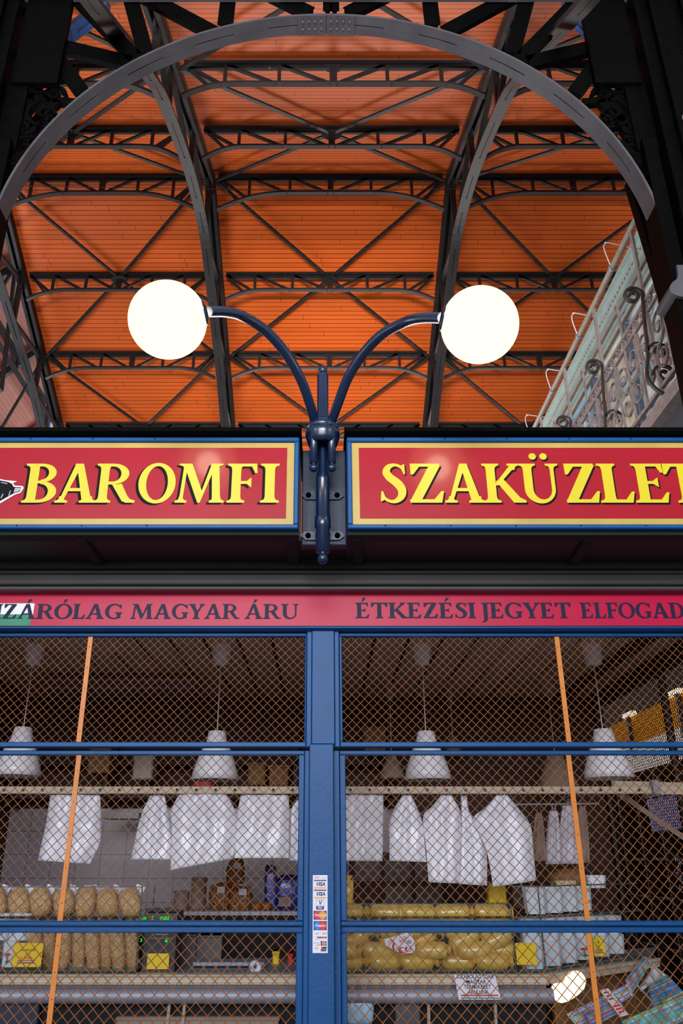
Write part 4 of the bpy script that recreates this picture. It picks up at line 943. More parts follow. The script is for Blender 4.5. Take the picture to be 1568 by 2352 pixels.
# glass cases
zg0, zgm, zg1 = zc(2229), zc(2107), zc(2036)
def case(x0, x1, label, zt):
    t = thing('glass_case', label, 'display case', ((x0+x1)/2, CY, zg0-.01), 'glass cases on the counter')
    f = MB().box(x0, x1, CY, CY+.004, zg0, zt).build('front_glass', M['glass'], t)
    MB().box(x0, x1, CY, CY+.30, zgm-.004, zgm+.004).build('glass_shelf', M['edge'], t)
    MB().box(x0, x1, CY-.001, CY+.006, zt-.004, zt).box(x0, x1, CY-.001, CY+.3, zg0-.006, zg0).box(x0, x0+.005, CY-.001, CY+.006, zg0, zt).box(x1-.005, x1, CY-.001, CY+.006, zg0, zt).box(x1-.004, x1, CY+.29, CY+.30, zg0, zt).build('edge', M['edge'], t)
    return t
xn = at(322, 2110, CY).x
case(SXL+.02, xn, 'glass case of noodle bags at the left end of the counter', zg1)
case(at(790, 2150, CY).x-.12, at(1180, 2150, CY).x, 'glass case of yellow packs right of the post', zc(2075))
# generic lumpy bag of goods
def lump(px, py, w, h, Y, tilt=0, dep=.8, sq=2.6, seed=0):
    """closed pillow of pixel width and height centred where the photo shows it"""
    c = at(px, py, Y); k = (Y*_cp+(c.z-EYE)*_sp)/FPX; rx, rz = w*k/2, h*k/2*1.12; ry = rx*dep; mb = MB(); P = []; Fc = []; nn, mm = 18, 11
    ct_, st_ = math.cos(tilt), math.sin(tilt)
    def sp(v, e): return math.copysign(abs(v)**e, v)
    e = 2/sq
    for j in range(mm+1):
        t = -pi/2+pi*j/mm
        for i in range(nn):
            a = 2*pi*i/nn; x = rx*sp(math.cos(t), e)*sp(math.cos(a), e); y = ry*sp(math.cos(t), e)*sp(math.sin(a), e); z = rz*sp(math.sin(t), e)
            f = 1+.16*noise.noise(Vector((x*22+seed*3.1, y*22, z*22))); x *= f; z *= f; y *= f
            P.append((c.x+x*ct_-z*st_, c.y+y, c.z+x*st_+z*ct_))
    for j in range(mm):
        for i in range(nn): Fc.append((j*nn+i, j*nn+(i+1) % nn, (j+1)*nn+(i+1) % nn, (j+1)*nn+i))
    return mb.add(P, Fc, True), c, k
def noodle_bag(px, py, w, h, Y, tilt, label, seed, m='noodle', lab=False, group='bags of noodles in the glass case'):
    mb, c, k = lump(px, py, w, h, Y, tilt, .75, 2.8, seed)
    t = thing('noodle_bag', label, 'bag of noodles', (c.x, Y, c.z-h*k/2), group)
    mb.build('filled_bag', M[m], t)
    up = Vector((-math.sin(tilt), 0, math.cos(tilt)))
    tp = c+up*(h*k*.52)
    MB().add([tp+Vector((-.018,0,-.012)), tp+Vector((.018,0,-.012)), tp+up*.012+Vector((.024,-.012,.0)), tp+up*.012+Vector((-.024,-.012,.0)), tp+up*.012+Vector((.024,.012,.0)), tp+up*.012+Vector((-.024,.012,0))], [(0,1,2,3), (0,5,4,1), (3,2,4,5)]).build('bag_neck', M['lilac'], t)
    if lab:
        q = c+up*(h*k*.30)+Vector((.012, -w*k*.40, 0)); MB().prism([(q.x-.021, q.z-.016), (q.x+.021, q.z-.016), (q.x+.021, q.z+.016), (q.x-.021, q.z+.016)], q.y-.003, q.y).build('price_label', M['paper'], t)
ords = ('first', 'second', 'third', 'fourth', 'fifth', 'sixth', 'seventh', 'eighth', 'ninth', 'tenth')
for i, (px, tl) in enumerate(((-8, .2), (45, .35), (95, .3), (148, .3), (198, -.1), (247, .25), (300, .4))):
    noodle_bag(px, 2073, 47, 58, CY+.10, tl, f'noodle bag on the upper glass shelf, {ords[i]} from the left edge', i, lab=False)
    a = at(px+20, 2043, CY+.13); tag(MB().beam(a+Vector((-.02,0,.008)), a+Vector((.02,0,-.008)), .004, .035, (0,.3,1)).build('paper_tag', M['paper']), f'small white paper tag on the upper noodle bags, {ords[i]} from the left', 'tag', 'paper tags on the noodle bags')
for i, (px, tl) in enumerate(((78, .1), (112, .15), (146, .1), (180, .2), (212, .25), (242, .15), (270, .25), (302, .2))):
    noodle_bag(px, 2170, 33, 108, CY+.10+(.04 if i % 2 else 0), tl*.7, f'tall noodle bag in the lower glass case, {ords[i]} from the yellow price card', 10+i)
for i, (px, py) in enumerate(((100, 2118), (135, 2116), (172, 2118), (208, 2117), (246, 2118), (290, 2117))):
    noodle_bag(px, py+8, 36, 34, CY+.22, .1, f'noodle bag lying behind under the glass shelf, {ords[i]} from the left', 30+i)
# tubs
def tub(px, top, bot, w, Y, label, pic=False, rot=0, lid=True):
    c = at(px, (top+bot)/2, Y); k = (Y*_cp+(c.z-EYE)*_sp)/FPX; z1, z0 = at(px, top, Y).z, at(px, bot, Y).z; r = w*k/2
    t = thing('plastic_tub', label, 'tub', (c.x, Y+r, z0), 'white square tubs on the counter'); y0 = Y
    def sq(h, s):
        rr = r*s; b = rr*.25; yc = Y+r
        return [(c.x+x, yc+y, h) for x, y in ((-rr+b,-rr),(rr-b,-rr),(rr,-rr+b),(rr,rr-b),(rr-b,rr),(-rr+b,rr),(-rr,rr-b),(-rr,-rr+b))]
    def loft(L):
        P = [p for h, s in L for p in sq(h, s)]; n = len(L)
        return MB().add(P, [(i*8+j, i*8+(j+1) % 8, i*8+8+(j+1) % 8, i*8+8+j) for i in range(n-1) for j in range(8)]+[tuple(range(8))[::-1], tuple(range((n-1)*8, n*8))])
    H = z1-z0
    loft([(z0,.86), (z0+H*.84,.97), (z0+H*.84,.99)]).build('body', M['tub'], t)
    loft([(z0+H*.84,1.0), (z0+H*.97,1.0), (z1,.93), (z1,.80)]).build('lid', M['tub'], t)
    if pic:
        pm = MB().prism([(c.x+a, b) for a, b in ell(0, z0+H*.45, r*.42, H*.10, 0, 180, 10)][::-1], Y-.001, Y+.004).build('red_emblem', M['txtred'], t)
        MB().box(c.x-r*.1, c.x+r*.1, Y-.001, Y+.004, z0+H*.22, z0+H*.45).build('emblem_stem', M['dullshade'], t); MB().prism([(c.x+a, b) for a, b in ell(0, z0+H*.2, r*.3, H*.05, 0, 345, 12)][::-1], Y-.001, Y+.004).build('emblem_base', M['green'], t)
tub(0, 2098, 2160, 38, CY+.03, 'white tub at the left edge behind the yellow card', rot=0); tub(40, 2098, 2160, 56, CY+.06, 'white tub with green mark stacked above the red emblem tub')
tub(18, 2162, 2222, 30, CY+.012, 'white tub with red emblem left of the yellow price card', True)
for i, px in enumerate((1232, 1272, 1306, 1338)):
    tub(px, 2038-i*2, 2100-i*3, 46, CY+.06+i*.10, f'white tub in the upper tier, {ords[i]} from the left')
for i, px in enumerate((1228, 1268, 1306, 1342, 1380, 1414)):
    tub(px, 2166-i*4, 2226-i*7, 46, CY+.03+i*.10, f'white tub in the lower tier bottom layer, {ords[i]} from the left', i in (3, 4))
for i, px in enumerate((1222, 1262, 1300, 1336, 1372, 1408)):
    tub(px, 2108-i*1, 2166-i*4, 46, CY+.05+i*.10, f'white tub stacked in the lower tier upper layer, {ords[i]} from the left')
tub(1372, 2010, 2040, 44, CY+.48, 'small white tub on top of the upper tier at right')
# angled glass case around the tubs
ag = thing('angled_glass_case', 'angled glass case around the white tubs at the right end of the counter', 'display case', A1+Vector((0,.02,zg0)))
q0 = Vector((at(1185, 2150, CY).x, CY, 0)); q1 = A1+Vector((.0,0,0)); q2 = A2-d*.06
for a, b in ((q0, q1), (q1, q2)):
    MB().beam(a+Vector((0,0,(zg0+zg1)/2)), b+Vector((0,0,(zg0+zg1)/2)), .004, zg1-zg0).build('front_glass', M['glass'], ag)
    for z, w_, h_ in ((zg1,.008,.006), (zgm,.02,.008), (zg0,.010,.010)): MB().beam(a+Vector((0,0,z)), b+Vector((0,0,z)), w_, h_).build('edge', M['edge'], ag)
MB().box(q1.x-.003, q1.x+.003, q1.y-.003, q1.y+.003, zg0, zg1).build('corner', M['edge'], ag)

# price cards
def card(px0, px1, py0, py1, Y, label, m, lines=(), stripe=True, name='price_card', lean=0):
    a, b = at(px0, py0, Y), at(px1, py1, Y); t = thing(name, label, 'price card', ((a.x+b.x)/2, Y, b.z))
    x0, x1 = at(px0, (py0+py1)/2, Y).x, at(px1, (py0+py1)/2, Y).x
    MB().box(x0, x1, Y-.002, Y, b.z, a.z).build('card', M[m], t); W = x1-x0; H = a.z-b.z
    for body, fz, fw, mm, fs in lines: text_mesh('printed_text', body, H*fs, ((x0+x1)/2, Y-.0026, b.z+H*fz), M[mm], t, width=W*fw, extrude=.0003)
    if stripe:
        for fz, mm in ((.255, 'txtred'), (.215, 'paper'), (.175, 'txt')): MB().box(x0+W*.18, x1-W*.22, Y-.003, Y-.002, b.z+H*(fz-.018), b.z+H*(fz+.018)).build('stripe', M[mm], t)
    return t
card(30, 97, 2166, 2221, CY-.012, 'yellow price card reading RÁCSRAZUR 2KG 3.500 at the left', 'card', [('RÁCSRAZUR', .70, .48, 'txt', .13), ('2KG', .54, .16, 'txt', .12), ('3.500.-', .37, .50, 'txtred', .19)])
card(1185, 1231, 2166, 2216, CY-.012, 'plain yellow card right of the stacked yellow packs', 'card', [], False)
card(1362, 1388, 2152, 2196, CY+.30, 'small yellow card with black print on the white tubs', 'card', [('1', .72, .08, 'txt', .2), ('KG', .52, .2, 'txt', .12), ('1.200', .32, .5, 'txt', .16)])
card(338, 388, 2190, 2226, CY+.05, 'dull yellow card standing under the black scale', 'card', [], False)
# scale
a, b = at(332, 2094, CY+.06), at(402, 2240, CY+.06)
sc = thing('weighing_scale', 'black weighing scale with glowing green digits beside the noodle case', 'scale', ((a.x+b.x)/2, CY+.12, b.z))
MB().bev(a.x, b.x, CY+.06, CY+.2, b.z, a.z, .006).build('body', M['blk'], sc)
for body, px, py, w in (('00', 331, 2109.5, 10), ('0502', 378, 2109.5, 21), ('3', 324, 2160, 5), ('6', 382, 2161, 6)):
    p = at(px, py, CY+.055); text_mesh('green_digits', body, .019, p, M['led'], sc, width=w*3.6/FPX, extrude=.0004)
for py in (2105, 2111): MB().ball(at(350, py, CY+.055), .0024, 8, 6).build('green_dot', M['led'], sc)
p0, p1 = at(346, 2155, CY+.055), at(396, 2155, CY+.055); MB().box(p0.x, p1.x, CY+.053, CY+.057, p0.z-.001, p0.z+.001).build('panel_line', M['steel'], sc)
p = at(372, 2146, CY+.055); MB().box(p.x-.028, p.x+.028, CY+.054, CY+.057, p.z-.0025, p.z+.0025).build('panel_print', M['dullshade'], sc)
# back shelf behind, with goods
SHY = 5.0; a, b = at(340, 2092, SHY), at(700, 2104, SHY)
sh = thing('back_shelf', 'steel edged shelf carrying jars and noodle packs left of the post', 'shelf', ((a.x+b.x)/2, SHY, b.z))
MB().bev(a.x-.05, b.x+.1, SHY, SHY+.35, b.z, a.z, .004).build('board', M['steel'], sh); MB().box(a.x-.05, b.x+.1, SHY+.02, SHY+.06, 0, b.z).build('support_panel', M['slot'], sh)
sz = a.z
def stand(px, top, w, Y, label, name, cat, m, shape='cyl'):
    c = at(px, top, Y); k = (Y*_cp+(c.z-EYE)*_sp)/FPX; r = w*k/2; H = c.z-sz; t = thing(name, label, cat, (c.x, Y, sz))
    MB().lathe([(0,sz), (r*.92,sz), (r,sz+H*.1), (r*.95,sz+H*.85)], (c.x, Y, 0), 20).build('body', M[m], t)
    MB().lathe([(r*1.02,sz+H*.85), (r*1.04,sz+H*.88), (r*1.02,sz+H*.98), (0,sz+H)], (c.x, Y, 0), 20).build('lid', M['dullshade'], t)
stand(418, 2045, 36, SHY+.1, 'short beige jar on the back shelf', 'storage_jar', 'jar', 'dullshade'); stand(458, 2014, 36, SHY+.12, 'tall beige jar on the back shelf', 'storage_jar', 'jar', 'dullshade')
G2 = 'dark noodle packs on the back shelf'
noodle_bag(505, 2062, 52, 58, SHY+.08, .05, 'dark noodle pack with white label, left on the back shelf', 41, 'noodle2', True, G2)
noodle_bag(553, 2065, 54, 52, SHY+.08, -.05, 'dark noodle pack with white label, right on the back shelf', 42, 'noodle2', True, G2)
noodle_bag(541, 2008, 44, 58, SHY+.12, 0, 'dark noodle pack with white label standing on top of the others', 43, 'noodle2', True, G2)
M['foil'] = mat('blue_foil_bag', (18,48,140), .25, .3, .2, 12, .4, 30, coat=.6)
a = at(625, 1998, SHY+.05); t = thing('blue_foil_packet', 'shiny blue foil packet standing tall on the back shelf', 'packet', (a.x, SHY+.05, sz))
mb, c, k = lump(622, 2040, 30, 86, SHY+.08, .05, .5, 4, 5); mb.build('packet', M['foil'], t)
t = thing('blue_foil_packet', 'wide crumpled blue foil packet with brown panel beside the post', 'packet', (at(660, 2090, SHY).x, SHY+.05, sz))
mb, c, k = lump(662, 2052, 62, 72, SHY+.1, -.05, .5, 4, 6); mb.build('packet', M['foil'], t)
a, b = at(640, 2060, SHY+.03), at(668, 2082, SHY+.03); MB().prism([(a.x, b.z), (b.x, b.z), (b.x, a.z), (a.x, a.z)], SHY+.02, SHY+.05).build('brown_panel', M['dullshade'], t)
for i, px in enumerate((590, 613)):
    mb, c, k = lump(px, 2082, 22, 16, SHY+.05, 0, .9, 2, 50+i); tag(mb.build('orange_fruit', mat('dull_orange_fruit', (170,96,24), .5)), 'small dull orange ball on the back shelf, '+('left' if i == 0 else 'right')+' of two', 'fruit', 'orange balls on the shelf')
# lower things left of the post
p = at(585, 2220, CY+.1); t = thing('paper_roll', 'white paper roll lying on the counter left of the post', 'paper roll', (p.x, CY+.1, p.z-.02))
MB().lathe([(.011,-.03), (.024,-.03), (.025,0), (.024,.03), (.011,.03), (.011,-.03)], p, 20, (.3,-1,.0)).build('roll', M['paper'], t); MB().strip([p+Vector((.0,-.02,-.024)), p+Vector((-.02,-.02,-.027)), p+Vector((-.04,-.02,-.022))], (0,1,0), .05, .002).build('loose_end', M['paper'], t)
for px0, px1, py0, py1, lab, m in ((406, 448, 2145, 2222, 'dark grey storage box under the back shelf, left of two', 'shutter'), (452, 508, 2148, 2222, 'dark grey storage box under the back shelf, right of two', 'shutter'), (626, 640, 2185, 2226, 'small yellow box under the back shelf near the post', 'card'), (660, 672, 2190, 2226, 'small orange red box under the back shelf beside the post', 'txtred')):
    a, b = at(px0, py0, CY+.35), at(px1, py1, CY+.35); t = thing('storage_box', lab, 'box', ((a.x+b.x)/2, CY+.4, b.z)); MB().bev(a.x, b.x, CY+.35, CY+.5, b.z, a.z, .004).build('body', M[m], t); MB().bev(a.x-.002, b.x+.002, CY+.345, CY+.505, a.z-.012, a.z, .003).build('lid', M[m], t)
a, b = at(448, 2205, CY+.28), at(610, 2215, CY+.28); tag(MB().bev(a.x, b.x, CY+.2, CY+.33, b.z, a.z, .003).build('steel_tray', M['steel']), 'flat steel tray on the counter left of the paper roll', 'tray')
for px0, px1, lab, m in ((0, 90, 'dark blue crate under the counter at the left edge', 'navyflat'), (270, 640, 'grey wooden board under the counter left of the post', 'dullshade'), (790, 868, 'pale blue plastic sack under the counter right of the post', 'plastic'), (905, 965, 'dark grey carton under the counter right of the post', 'shutter')):
    tp, bt = (2295, 2345) if px0 != 270 else (2334, 2352); yy = CY-.03 if m == 'plastic' else CY+.02
    a, b = at(px0, tp, yy), at(px1, bt, yy); nm = {'navyflat': 'storage_crate', 'dullshade': 'wooden_board', 'plastic': 'plastic_sack', 'shutter': 'carton'}[m]; t = thing(nm, lab, nm.split('_')[-1], ((a.x+b.x)/2, yy, .6))
    if m == 'plastic':
        mb, c, k = lump((px0+px1)/2-6, 2322, 70, 50, CY-.02, 0, .3, 3, 77); mb.build('sack', mat('pale_blue_sack', (170,205,232), .35, 0, .2, 20, .4, 30), t)
    else:
        MB().bev(a.x, b.x, yy-.02, yy+.03, .62, a.z, .005).build('body', M[m], t); MB().bev(a.x-.004, b.x+.004, yy-.024, yy+.03, a.z-.014, a.z-.004, .003).build('rim', M[m], t)

# yellow packs
rows = [(2208, [795, 885, 958, 1052, 1130], 80, 34, 0), (2183, [783, 868, 936, 990, 1088, 1150], 78, 34, .1), (2158, [775, 812, 905, 968, 1065, 1140], 76, 33, .45), (2130, [782, 848, 905, 962, 1055, 1128], 78, 33, .3), (2096, [795, 890, 960, 1038, 1128], 84, 34, -.05)]
tiers = ('lowest', 'second', 'third', 'fourth', 'top')
rg = random.Random(5)
for r, (py, xs, wd, ht, tl) in enumerate(rows):
    for i, px in enumerate(xs):
        tilt = tl*(1 if r in (2, 3) else rg.uniform(-1, 1)); Y = CY+.07+rg.uniform(-.02, .03)
        t = thing('pasta_pack', f'yellow pasta pack in clear film, {tiers[r]} layer, {ords[i]} from the post', 'pasta pack', at(px, py+15, Y), 'yellow pasta packs right of the post')
        c = at(px, py, Y); k = (Y*_cp+(c.z-EYE)*_sp)/FPX; L = wd*k*.5; R = ht*k*.56; ax = Vector((math.cos(tilt), rg.uniform(-.15,.15), math.sin(tilt))).normalized()
        MB().lathe([(0,-L*.94), (R*.62,-L*.92), (R*.93,-L*.78), (R*1.0,-L*.4), (R*.97,0), (R*1.0,L*.4), (R*.93,L*.78), (R*.62,L*.92), (0,L*.94)], c, 18, ax).build('filling', M['pasta'], t)
        for s in (-1, 1):
            e = c+ax*s*L*.92; MB().lathe([(R*.22,0), (R*.5,R*.25), (R*.75,R*.5)], e, 9, ax*s, False).build('film_end', M['pasta'], t)
t = thing('pasta_pack', 'yellow pasta pack standing upright against the right side of the post', 'pasta pack', at(798, 2070, CY+.1), 'yellow pasta packs right of the post')
c = at(800, 2050, CY+.1); MB().lathe([(0,-.055), (.022,-.05), (.024,0), (.022,.05), (0,.055)], c, 16, (.05,0,1)).build('filling', M['pasta'], t); MB().lathe([(.006,0), (.016,.012), (.02,.02)], c+Vector((.003,0,.052)), 9).build('film_end', M['pasta'], t)
a = at(1142, 2050, 4.5); t = thing('yellow_box', 'mustard yellow carton behind the top layer of pasta packs', 'box', a); MB().bev(a.x-.045, a.x+.045, 4.5, 4.58, a.z-.05, a.z+.05, .006).build('body', M['card'], t); MB().bev(a.x-.046, a.x+.046, 4.498, 4.582, a.z+.036, a.z+.052, .003).build('lid', M['dullshade'], t)
# hand-lettered price paper
pp = thing('price_paper', 'crumpled white paper with red hand lettered price among the yellow packs', 'price card', at(918, 2195, CY-.02))
Q = [(882,2157),(912,2150),(943,2138),(950,2160),(954,2178),(946,2189),(925,2191),(905,2182),(886,2172)]
P = [at(x, y, CY-.02) for x, y in Q]; MB().prism([(p.x, p.z) for p in P[::-1]], CY-.021, CY-.019).build('sheet', M['paper'], pp)
def ink(pts, w, m='txtred'):
    q = [at(x, y, CY-.0215) for x, y in pts]; mb = MB()
    for poly in ribbon([(p.x, p.z, w_*.0021) for p, w_ in zip(q, w)], 5): mb.prism(poly[::-1], CY-.0222, CY-.021)
    mb.build('hand_lettering', M[m], pp)
ink([(891,2167),(895,2160),(902,2161),(904,2168),(902,2175),(905,2182)], [1,1,2,4,4,2])
ink([(905,2180),(911,2177),(916,2184)], [1,1,1])
o = [(924+7*math.cos(a), 2182+6*math.sin(a)) for a in [i*pi/5 for i in range(11)]]; ink(o, [1,1,2,3,4,4,3,2,1,1,1])
o = [(938+6*math.cos(a), 2180+6*math.sin(a)) for a in [-1+i*pi/5.5 for i in range(10)]]; ink(o, [3,3,2,1,1,1,2,3,4,3])
ink([(917,2156),(921,2166)], [1,1]); ink([(916,2162),(924,2161)], [1,1]); ink([(924,2162),(928,2151),(932,2154),(926,2160)], [1,1,1,1])
text_mesh('hand_lettering', 'db', .022, at(939, 2163, CY-.0216), M['txt'], pp, width=.02)
# printed notice on the counter front
nb = CY-.075; nt = thing('printed_notice', 'white printed notice with red white green stripe hanging on the counter front', 'notice', at(1100, 2295, nb))
c = [at(x, y, nb) for x, y in ((1042,2238),(1136,2238),(1150,2296),(1053,2296))]
x0 = min(p.x for p in c); xm0 = c[0].x; MB().prism([(p.x, p.z) for p in (c[3], c[2], c[1], c[0])], nb-.001, nb).build('sheet', M['paper'], nt)
for body, py, dx, wpx in (('KIZÁRÓLAG CSAK', 2243.5, 0, 82), ('MAGYAR', 2255.5, 2, 44), ('TERMÉKEKET', 2267, 5, 60), ('ÁRULUNK', 2279, 7, 46)):
    text_mesh('printed_text', body, .0215, at(1091+dx, py, nb-.0015), M['txt'], nt, width=wpx*3.55/FPX, extrude=.0003, bold=.0003)
for py0, py1, m in ((2284.5,2287.5,'txtred'), (2291,2293.5,'green')):
    a, b = at(1058, py0, nb), at(1144, py1, nb); MB().box(a.x, b.x, nb-.002, nb-.001, b.z, a.z).build('stripe', M[m], nt)
# ------------------------------------------------ right-hand front corner: lit oval lamp, magazines
lm = at(1307, 2266, 4.06); t = thing('bulkhead_lamp', 'glowing oval lamp under the angled counter at the right', 'lamp', lm)
lv = [Vector((-.035,0,-.035)), Vector((.035,.02,.012))]
MB().tube([lm+Vector(q) for q in ((-.078,0,-.040), (-.072,0,-.037), (-.058,0,-.030), (-.03,.003,-.016), (.01,.008,.006), (.045,.012,.024), (.068,.015,.034), (.074,.015,.037))], [.004,.022,.036,.045,.046,.040,.022,.004], 20).build('diffuser', M['warm'], t)
MB().lathe([(.052,.03), (.056,.045), (.03,.06), (0,.06)], lm, 18, (0,1,0)).build('base', M['cream'], t)
back = [at(1400, 2240, 4.9), at(1500, 2352, 4.4)]
t = thing('woven_backdrop', 'brown woven screen under the angled counter', 'screen', (1.5, 5.0, .8))
M['weave'] = mat('brown_weave', (132,96,58), .7, 0, .35, 40, .5, 60)
MB().add([A1+Vector((.05,.12,zc(2262))), A2+Vector((0,.12,zc(2262))), Vector((2.0,4.9,.7)), Vector((1.02,4.15,.7))], [(0,1,2,3)]).add([A1+Vector((.05,.15,zc(2262))), A2+Vector((0,.15,zc(2262))), Vector((2.0,4.93,.7)), Vector((1.02,4.18,.7))], [(3,2,1,0)]).build('weave', M['weave'], t)
MC = [mat('cover_'+n_, c_, .4, 0, .5, 26) for n_, c_ in (('lilac', (190,180,214)), ('blue', (70,130,180)), ('teal', (110,180,176)), ('lime', (180,200,90)), ('pale', (214,212,222)), ('violet', (140,110,180)))]
def sheaf(quad, Y, label, m, n_=9, lines=True):
    P = [at(x, y, Y+dy) for x, y, dy in quad]; t = thing('magazine', label, 'magazine', P[3], 'magazines fanned out at the right corner')
    nrm_ = (P[1]-P[0]).cross(P[3]-P[0]).normalized(); F_ = P+[p+nrm_*.012*(1 if nrm_.y > 0 else -1) for p in P]
    MB().add(F_, [(0,1,2,3), (7,6,5,4), (0,4,5,1), (1,5,6,2), (2,6,7,3), (3,7,4,0)]).build('cover', MC[m], t)
    off = nrm_*(-.0012 if nrm_.y > 0 else .0012)
    for i in range(n_):
        q = (i+.35)/n_; a, b = P[0].lerp(P[3], q), P[1].lerp(P[2], q); MB().beam(a.lerp(b, .04)+off, a.lerp(b, .96)+off, .0015, .0035).build('printed_line', MC[(m+1+i) % 6], t)
sheaf([(1302,2330,0),(1440,2260,.1),(1455,2285,.1),(1330,2362,0)], 4.05, 'lilac white magazine lying along the front edge right of the oval lamp', 4)
sheaf([(1440,2250,.05),(1482,2196,.2),(1495,2212,.2),(1452,2282,.05)], 4.25, 'narrow lilac magazine leaning up to the end of the angled rail', 0)
sheaf([(1468,2272,.1),(1500,2215,.2),(1530,2240,.2),(1482,2262,.1)], 4.35, 'folded lilac magazine at the top right of the pile', 4, 6)
sheaf([(1490,2262,.1),(1532,2238,.2),(1580,2290,.15),(1500,2318,.0)], 4.3, 'blue covered magazine on the right of the pile', 1)
sheaf([(1430,2345,-.05),(1560,2290,.05),(1600,2330,.05),(1450,2400,-.05)], 4.05, 'teal covered magazine lowest in the pile', 2)
sheaf([(1520,2300,.1),(1580,2270,.12),(1600,2285,.12),(1540,2318,.08)], 4.18, 'lime green magazine at the right edge', 3, 5)
sheaf([(1340,2325,0),(1420,2290,.05),(1435,2320,.05),(1360,2360,0)], 3.98, 'violet printed magazine in front of the oval lamp', 5)
tg = thing('paper_ticket', 'pink paper ticket with red print standing on the fanned magazines', 'price card', at(1425, 2335, 3.96))
P = [at(x, y, 3.96) for x, y in ((1376,2274),(1396,2270),(1444,2330),(1424,2336))]; MB().prism([(p.x, p.z) for p in (P[3], P[2], P[1], P[0])], 3.958, 3.96).build('sheet', mat('pink_paper', (226,196,198), .6), tg)
for k in range(3):
    a = P[0].lerp(P[3], .62+k*.11); b = P[1].lerp(P[2], .62+k*.11); MB().beam(a.lerp(b, .15)+Vector((0,-.003,0)), a.lerp(b, .8)+Vector((0,-.003,0)), .002, .006).build('printed_line', M['txtred'], tg)
for k in range(3):
    a = P[0].lerp(P[3], .12+k*.12); b = P[1].lerp(P[2], .12+k*.12); MB().beam(a.lerp(b, .2)+Vector((0,-.003,0)), a.lerp(b, .75)+Vector((0,-.003,0)), .002, .004).build('printed_line', M['txt'], tg)
for i, (a, b) in enumerate((((1322,2292),(1372,2340)), ((1462,2262),(1545,2352)))):
    MB().tube([at(*a, 3.94), at(*b, 3.9)], .004, 8).build('thin_rod', M['steel'], ct)  # thin bright leaning rods, only parented to the counter

# ------------------------------------------------ back goods and the neighbouring stall seen through the right side
rg = random.Random(11)
t = thing('back_rack', 'dark wooden rack along the back wall above the tiles', 'rack', (-.8, BKY-.3, 1.98))
for z in (2.0, 2.22): MB().box(SXL+.02, .5, BKY-.28, BKY, z, z+.02).build('shelf', M['darkwall'], t)
for k in range(5): MB().box(SXL+.05+k*.65, SXL+.08+k*.65, BKY-.28, BKY, 1.95, 2.5).build('upright', M['darkwall'], t)
MB().box(at(235,1868,5.6).x, at(318,1878,5.6).x, 5.6, 5.8, at(235,1880,5.6).z, at(235,1866,5.6).z).build('pale_ledge', M['taupe'], t)
for i, (px, py, w, h, m, lab) in enumerate(((468,1796,40,26,'txtred','dark red box on the back rack behind the middle left pendant'), (590,1778,40,50,'weave','brown woven basket on the back rack near the post'), (640,1782,44,46,'weave','second brown woven basket on the back rack beside the post'), (230,1745,50,60,'weave','dark brown basket on the back rack beside the left orange bar'), (330,1760,46,60,'taupe','grey bundle on the back rack'), (860,1700,50,56,'weave','brown carton high at the back right of the post'))):
    c = at(px, py, 5.75); k = (5.75*_cp+(c.z-EYE)*_sp)/FPX; t = thing('storage_box' if m != 'weave' else 'basket', lab, 'box' if m != 'weave' else 'basket', (c.x, 5.8, c.z-h*k/2))
    MB().bev(c.x-w*k/2, c.x+w*k/2, 5.72, 5.9, c.z-h*k/2, c.z+h*k/2, .01).build('body', M[m], t); MB().bev(c.x-w*k/2-.006, c.x+w*k/2+.006, 5.714, 5.906, c.z+h*k/2-.02, c.z+h*k/2, .005).build('rim', M[m], t)
t = thing('back_cabinet', 'dark tiled back cabinet with drawers right of the post', 'cabinet', (.7, 5.6, 0))
MB().box(.18, 1.15, 5.6, 5.95, 0, 1.66).build('carcass', M['darkwall'], t)
for i in range(5):
    for j in range(4):
        x = .2+i*.19; z = 1.02+j*.155; dr = MB().bev(x, x+.17, 5.585, 5.605, z, z+.135, .006).build('drawer', M['shutter'] if rg.random() < .6 else M['darkwall'], t); MB().ball((x+.085, 5.58, z+.068), .012, 8, 6).build('knob', M['tan'], dr)
tag(lump(1300, 2018, 90, 46, 4.9, .1, .8, 2.2, 91)[0].build('wicker_basket', M['weave']), 'brown wicker basket standing behind the white tubs', 'basket')
a = at(1295, 2040, 4.55); t = thing('yellow_box', 'pale yellow carton on the white tubs beside the right orange bar', 'box', a); MB().bev(a.x-.05, a.x+.05, 4.5, 4.6, a.z-.03, a.z+.035, .006).build('body', M['pasta'], t); MB().bev(a.x-.051, a.x+.051, 4.498, 4.602, a.z+.022, a.z+.036, .003).build('lid', M['cream'], t)
# expanded metal side screen
ms = thing('side_mesh_screen', 'dark expanded metal screen closing the right side of the shop', 'mesh screen', (SXR, 4.8, 0))
mb = MB(); P_ = .034; hx = .0135
zz0, zz1 = .9, 2.72; nc = int((BKY-3.75)/hx)
for c_ in range(nc):
    y = 3.75+c_*hx; n_ = int((zz1-zz0)/P_); pts = []
    for i in range(n_*2+1):
        pts.append((SXR, y+(hx*.5 if i % 2 else -hx*.5)*(1 if c_ % 2 else -1), zz0+i*P_/2))
    mb.strip(pts, (1,0,0), .003, .0026)
mb.build('expanded_metal', M['black'], ms)
MB().beam((SXR, 3.7, 0), (SXR, 3.7, 2.7), .05, .05, (0,1,0)).beam((SXR, 4.85, 0), (SXR, 4.85, 2.7), .035, .035, (0,1,0)).beam((SXR, BKY-.05, 0), (SXR, BKY-.05, 2.7), .05, .05, (0,1,0)).build('frame_post', M['dark'], ms)
NX = 3.0
ns = thing('neighbour_stall', 'neighbouring stall seen through the mesh with amber awning and white fascia', 'market stall', (NX, 6.0, 0))
def zl(px, py): p = on_x(px, py, NX); return p.z
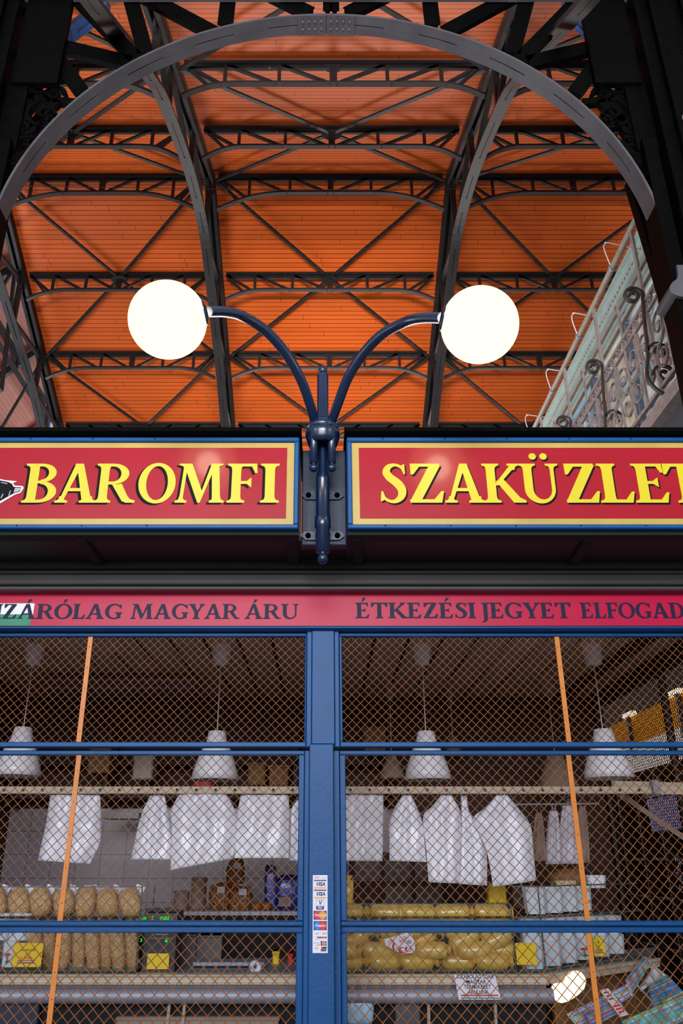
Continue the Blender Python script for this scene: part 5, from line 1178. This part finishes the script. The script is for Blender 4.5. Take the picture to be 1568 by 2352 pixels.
zA, zB, zC = zl(1568,1590), zl(1568,1668), zl(1568,1745)
M['amber'] = mat('amber_awning', (250,160,20), .85, 0, .2, 5, spec=.05)
MB().box(NX, NX+.1, 4.4, 16, zB, zA).build('awning', M['amber'], ns); MB().box(NX-.03, NX, 4.4, 16, zC, zB-.01).build('fascia', M['white'], ns)
MB().box(NX+.5, NX+.6, 4.4, 16, 0, 4.6).build('dark_backing', M['slot'], ns)  # stall back, raised and blackened to stand for the dark hall beyond
for k in range(20): MB().box(NX-.03, NX+.5, 4.6+k*.5, 4.64+k*.5, 0, zC).build('upright', M['darkwall'], ns)
for z in (.9, 1.3, 1.62): MB().box(NX, NX+.5, 4.4, 16, z, z+.02).build('shelf', M['dark'], ns)
for k in range(9): MB().beam((NX-.01, 4.6+k*1.1, zA+.02), (NX-.01, 4.85+k*1.1, zA+.02), .05, .04).build('lit_tube', M['warm'], ns)
for k in range(9): MB().beam((NX-.01, 4.45+k*1.2, zB-.1), (NX-.01, 4.45+k*1.2, zA), .06, .04, (0,1,0)).build('awning_stay', M['dark'], ns)
purple = thing('purple_banner', 'purple blue banner hanging on the neighbouring stall at the right edge', 'banner', (NX-.06, 6, zl(1568,1900)))
zp0, zp1 = on_x(1568,1905,NX-.1).z, on_x(1568,1815,NX-.1).z; yp0, yp1 = on_x(1590,1850,NX-.1).y, on_x(1492,1850,NX-.1).y
MB().box(NX-.12, NX-.1, min(yp0,yp1), max(yp0,yp1), zp0, zp1).build('cloth', mat('purple_blue_cloth', (86,84,190), .5, 0, .2, 3), purple)
MB().beam((NX-.13, min(yp0,yp1), zp1), (NX-.13, max(yp0,yp1), zp1), .03, .03).build('rod', M['dark'], purple)
for k in range(7):
    y = 6.0+k*.22; h = .25+.2*rg.random(); z = 1.62
    t = thing('chain_bunch', f'silvery chain bunch hanging on the neighbouring stall, {ords[k]} from the shop front', 'chain', (NX-.04, y, z), 'silvery chains on the neighbouring stall')
    mb = MB()
    for i in range(int(h/.035)): mb.ball((NX-.05+.012*math.sin(i*1.7), y+.012*math.cos(i*2.1), z-.035*i), .016, 7, 5, (1,1,1.3))
    mb.build('links', M['steel'], t); MB().tube([(NX-.04, y, z), (NX-.04, y, z+.06)], .004, 5).build('hook', M['steel'], t)
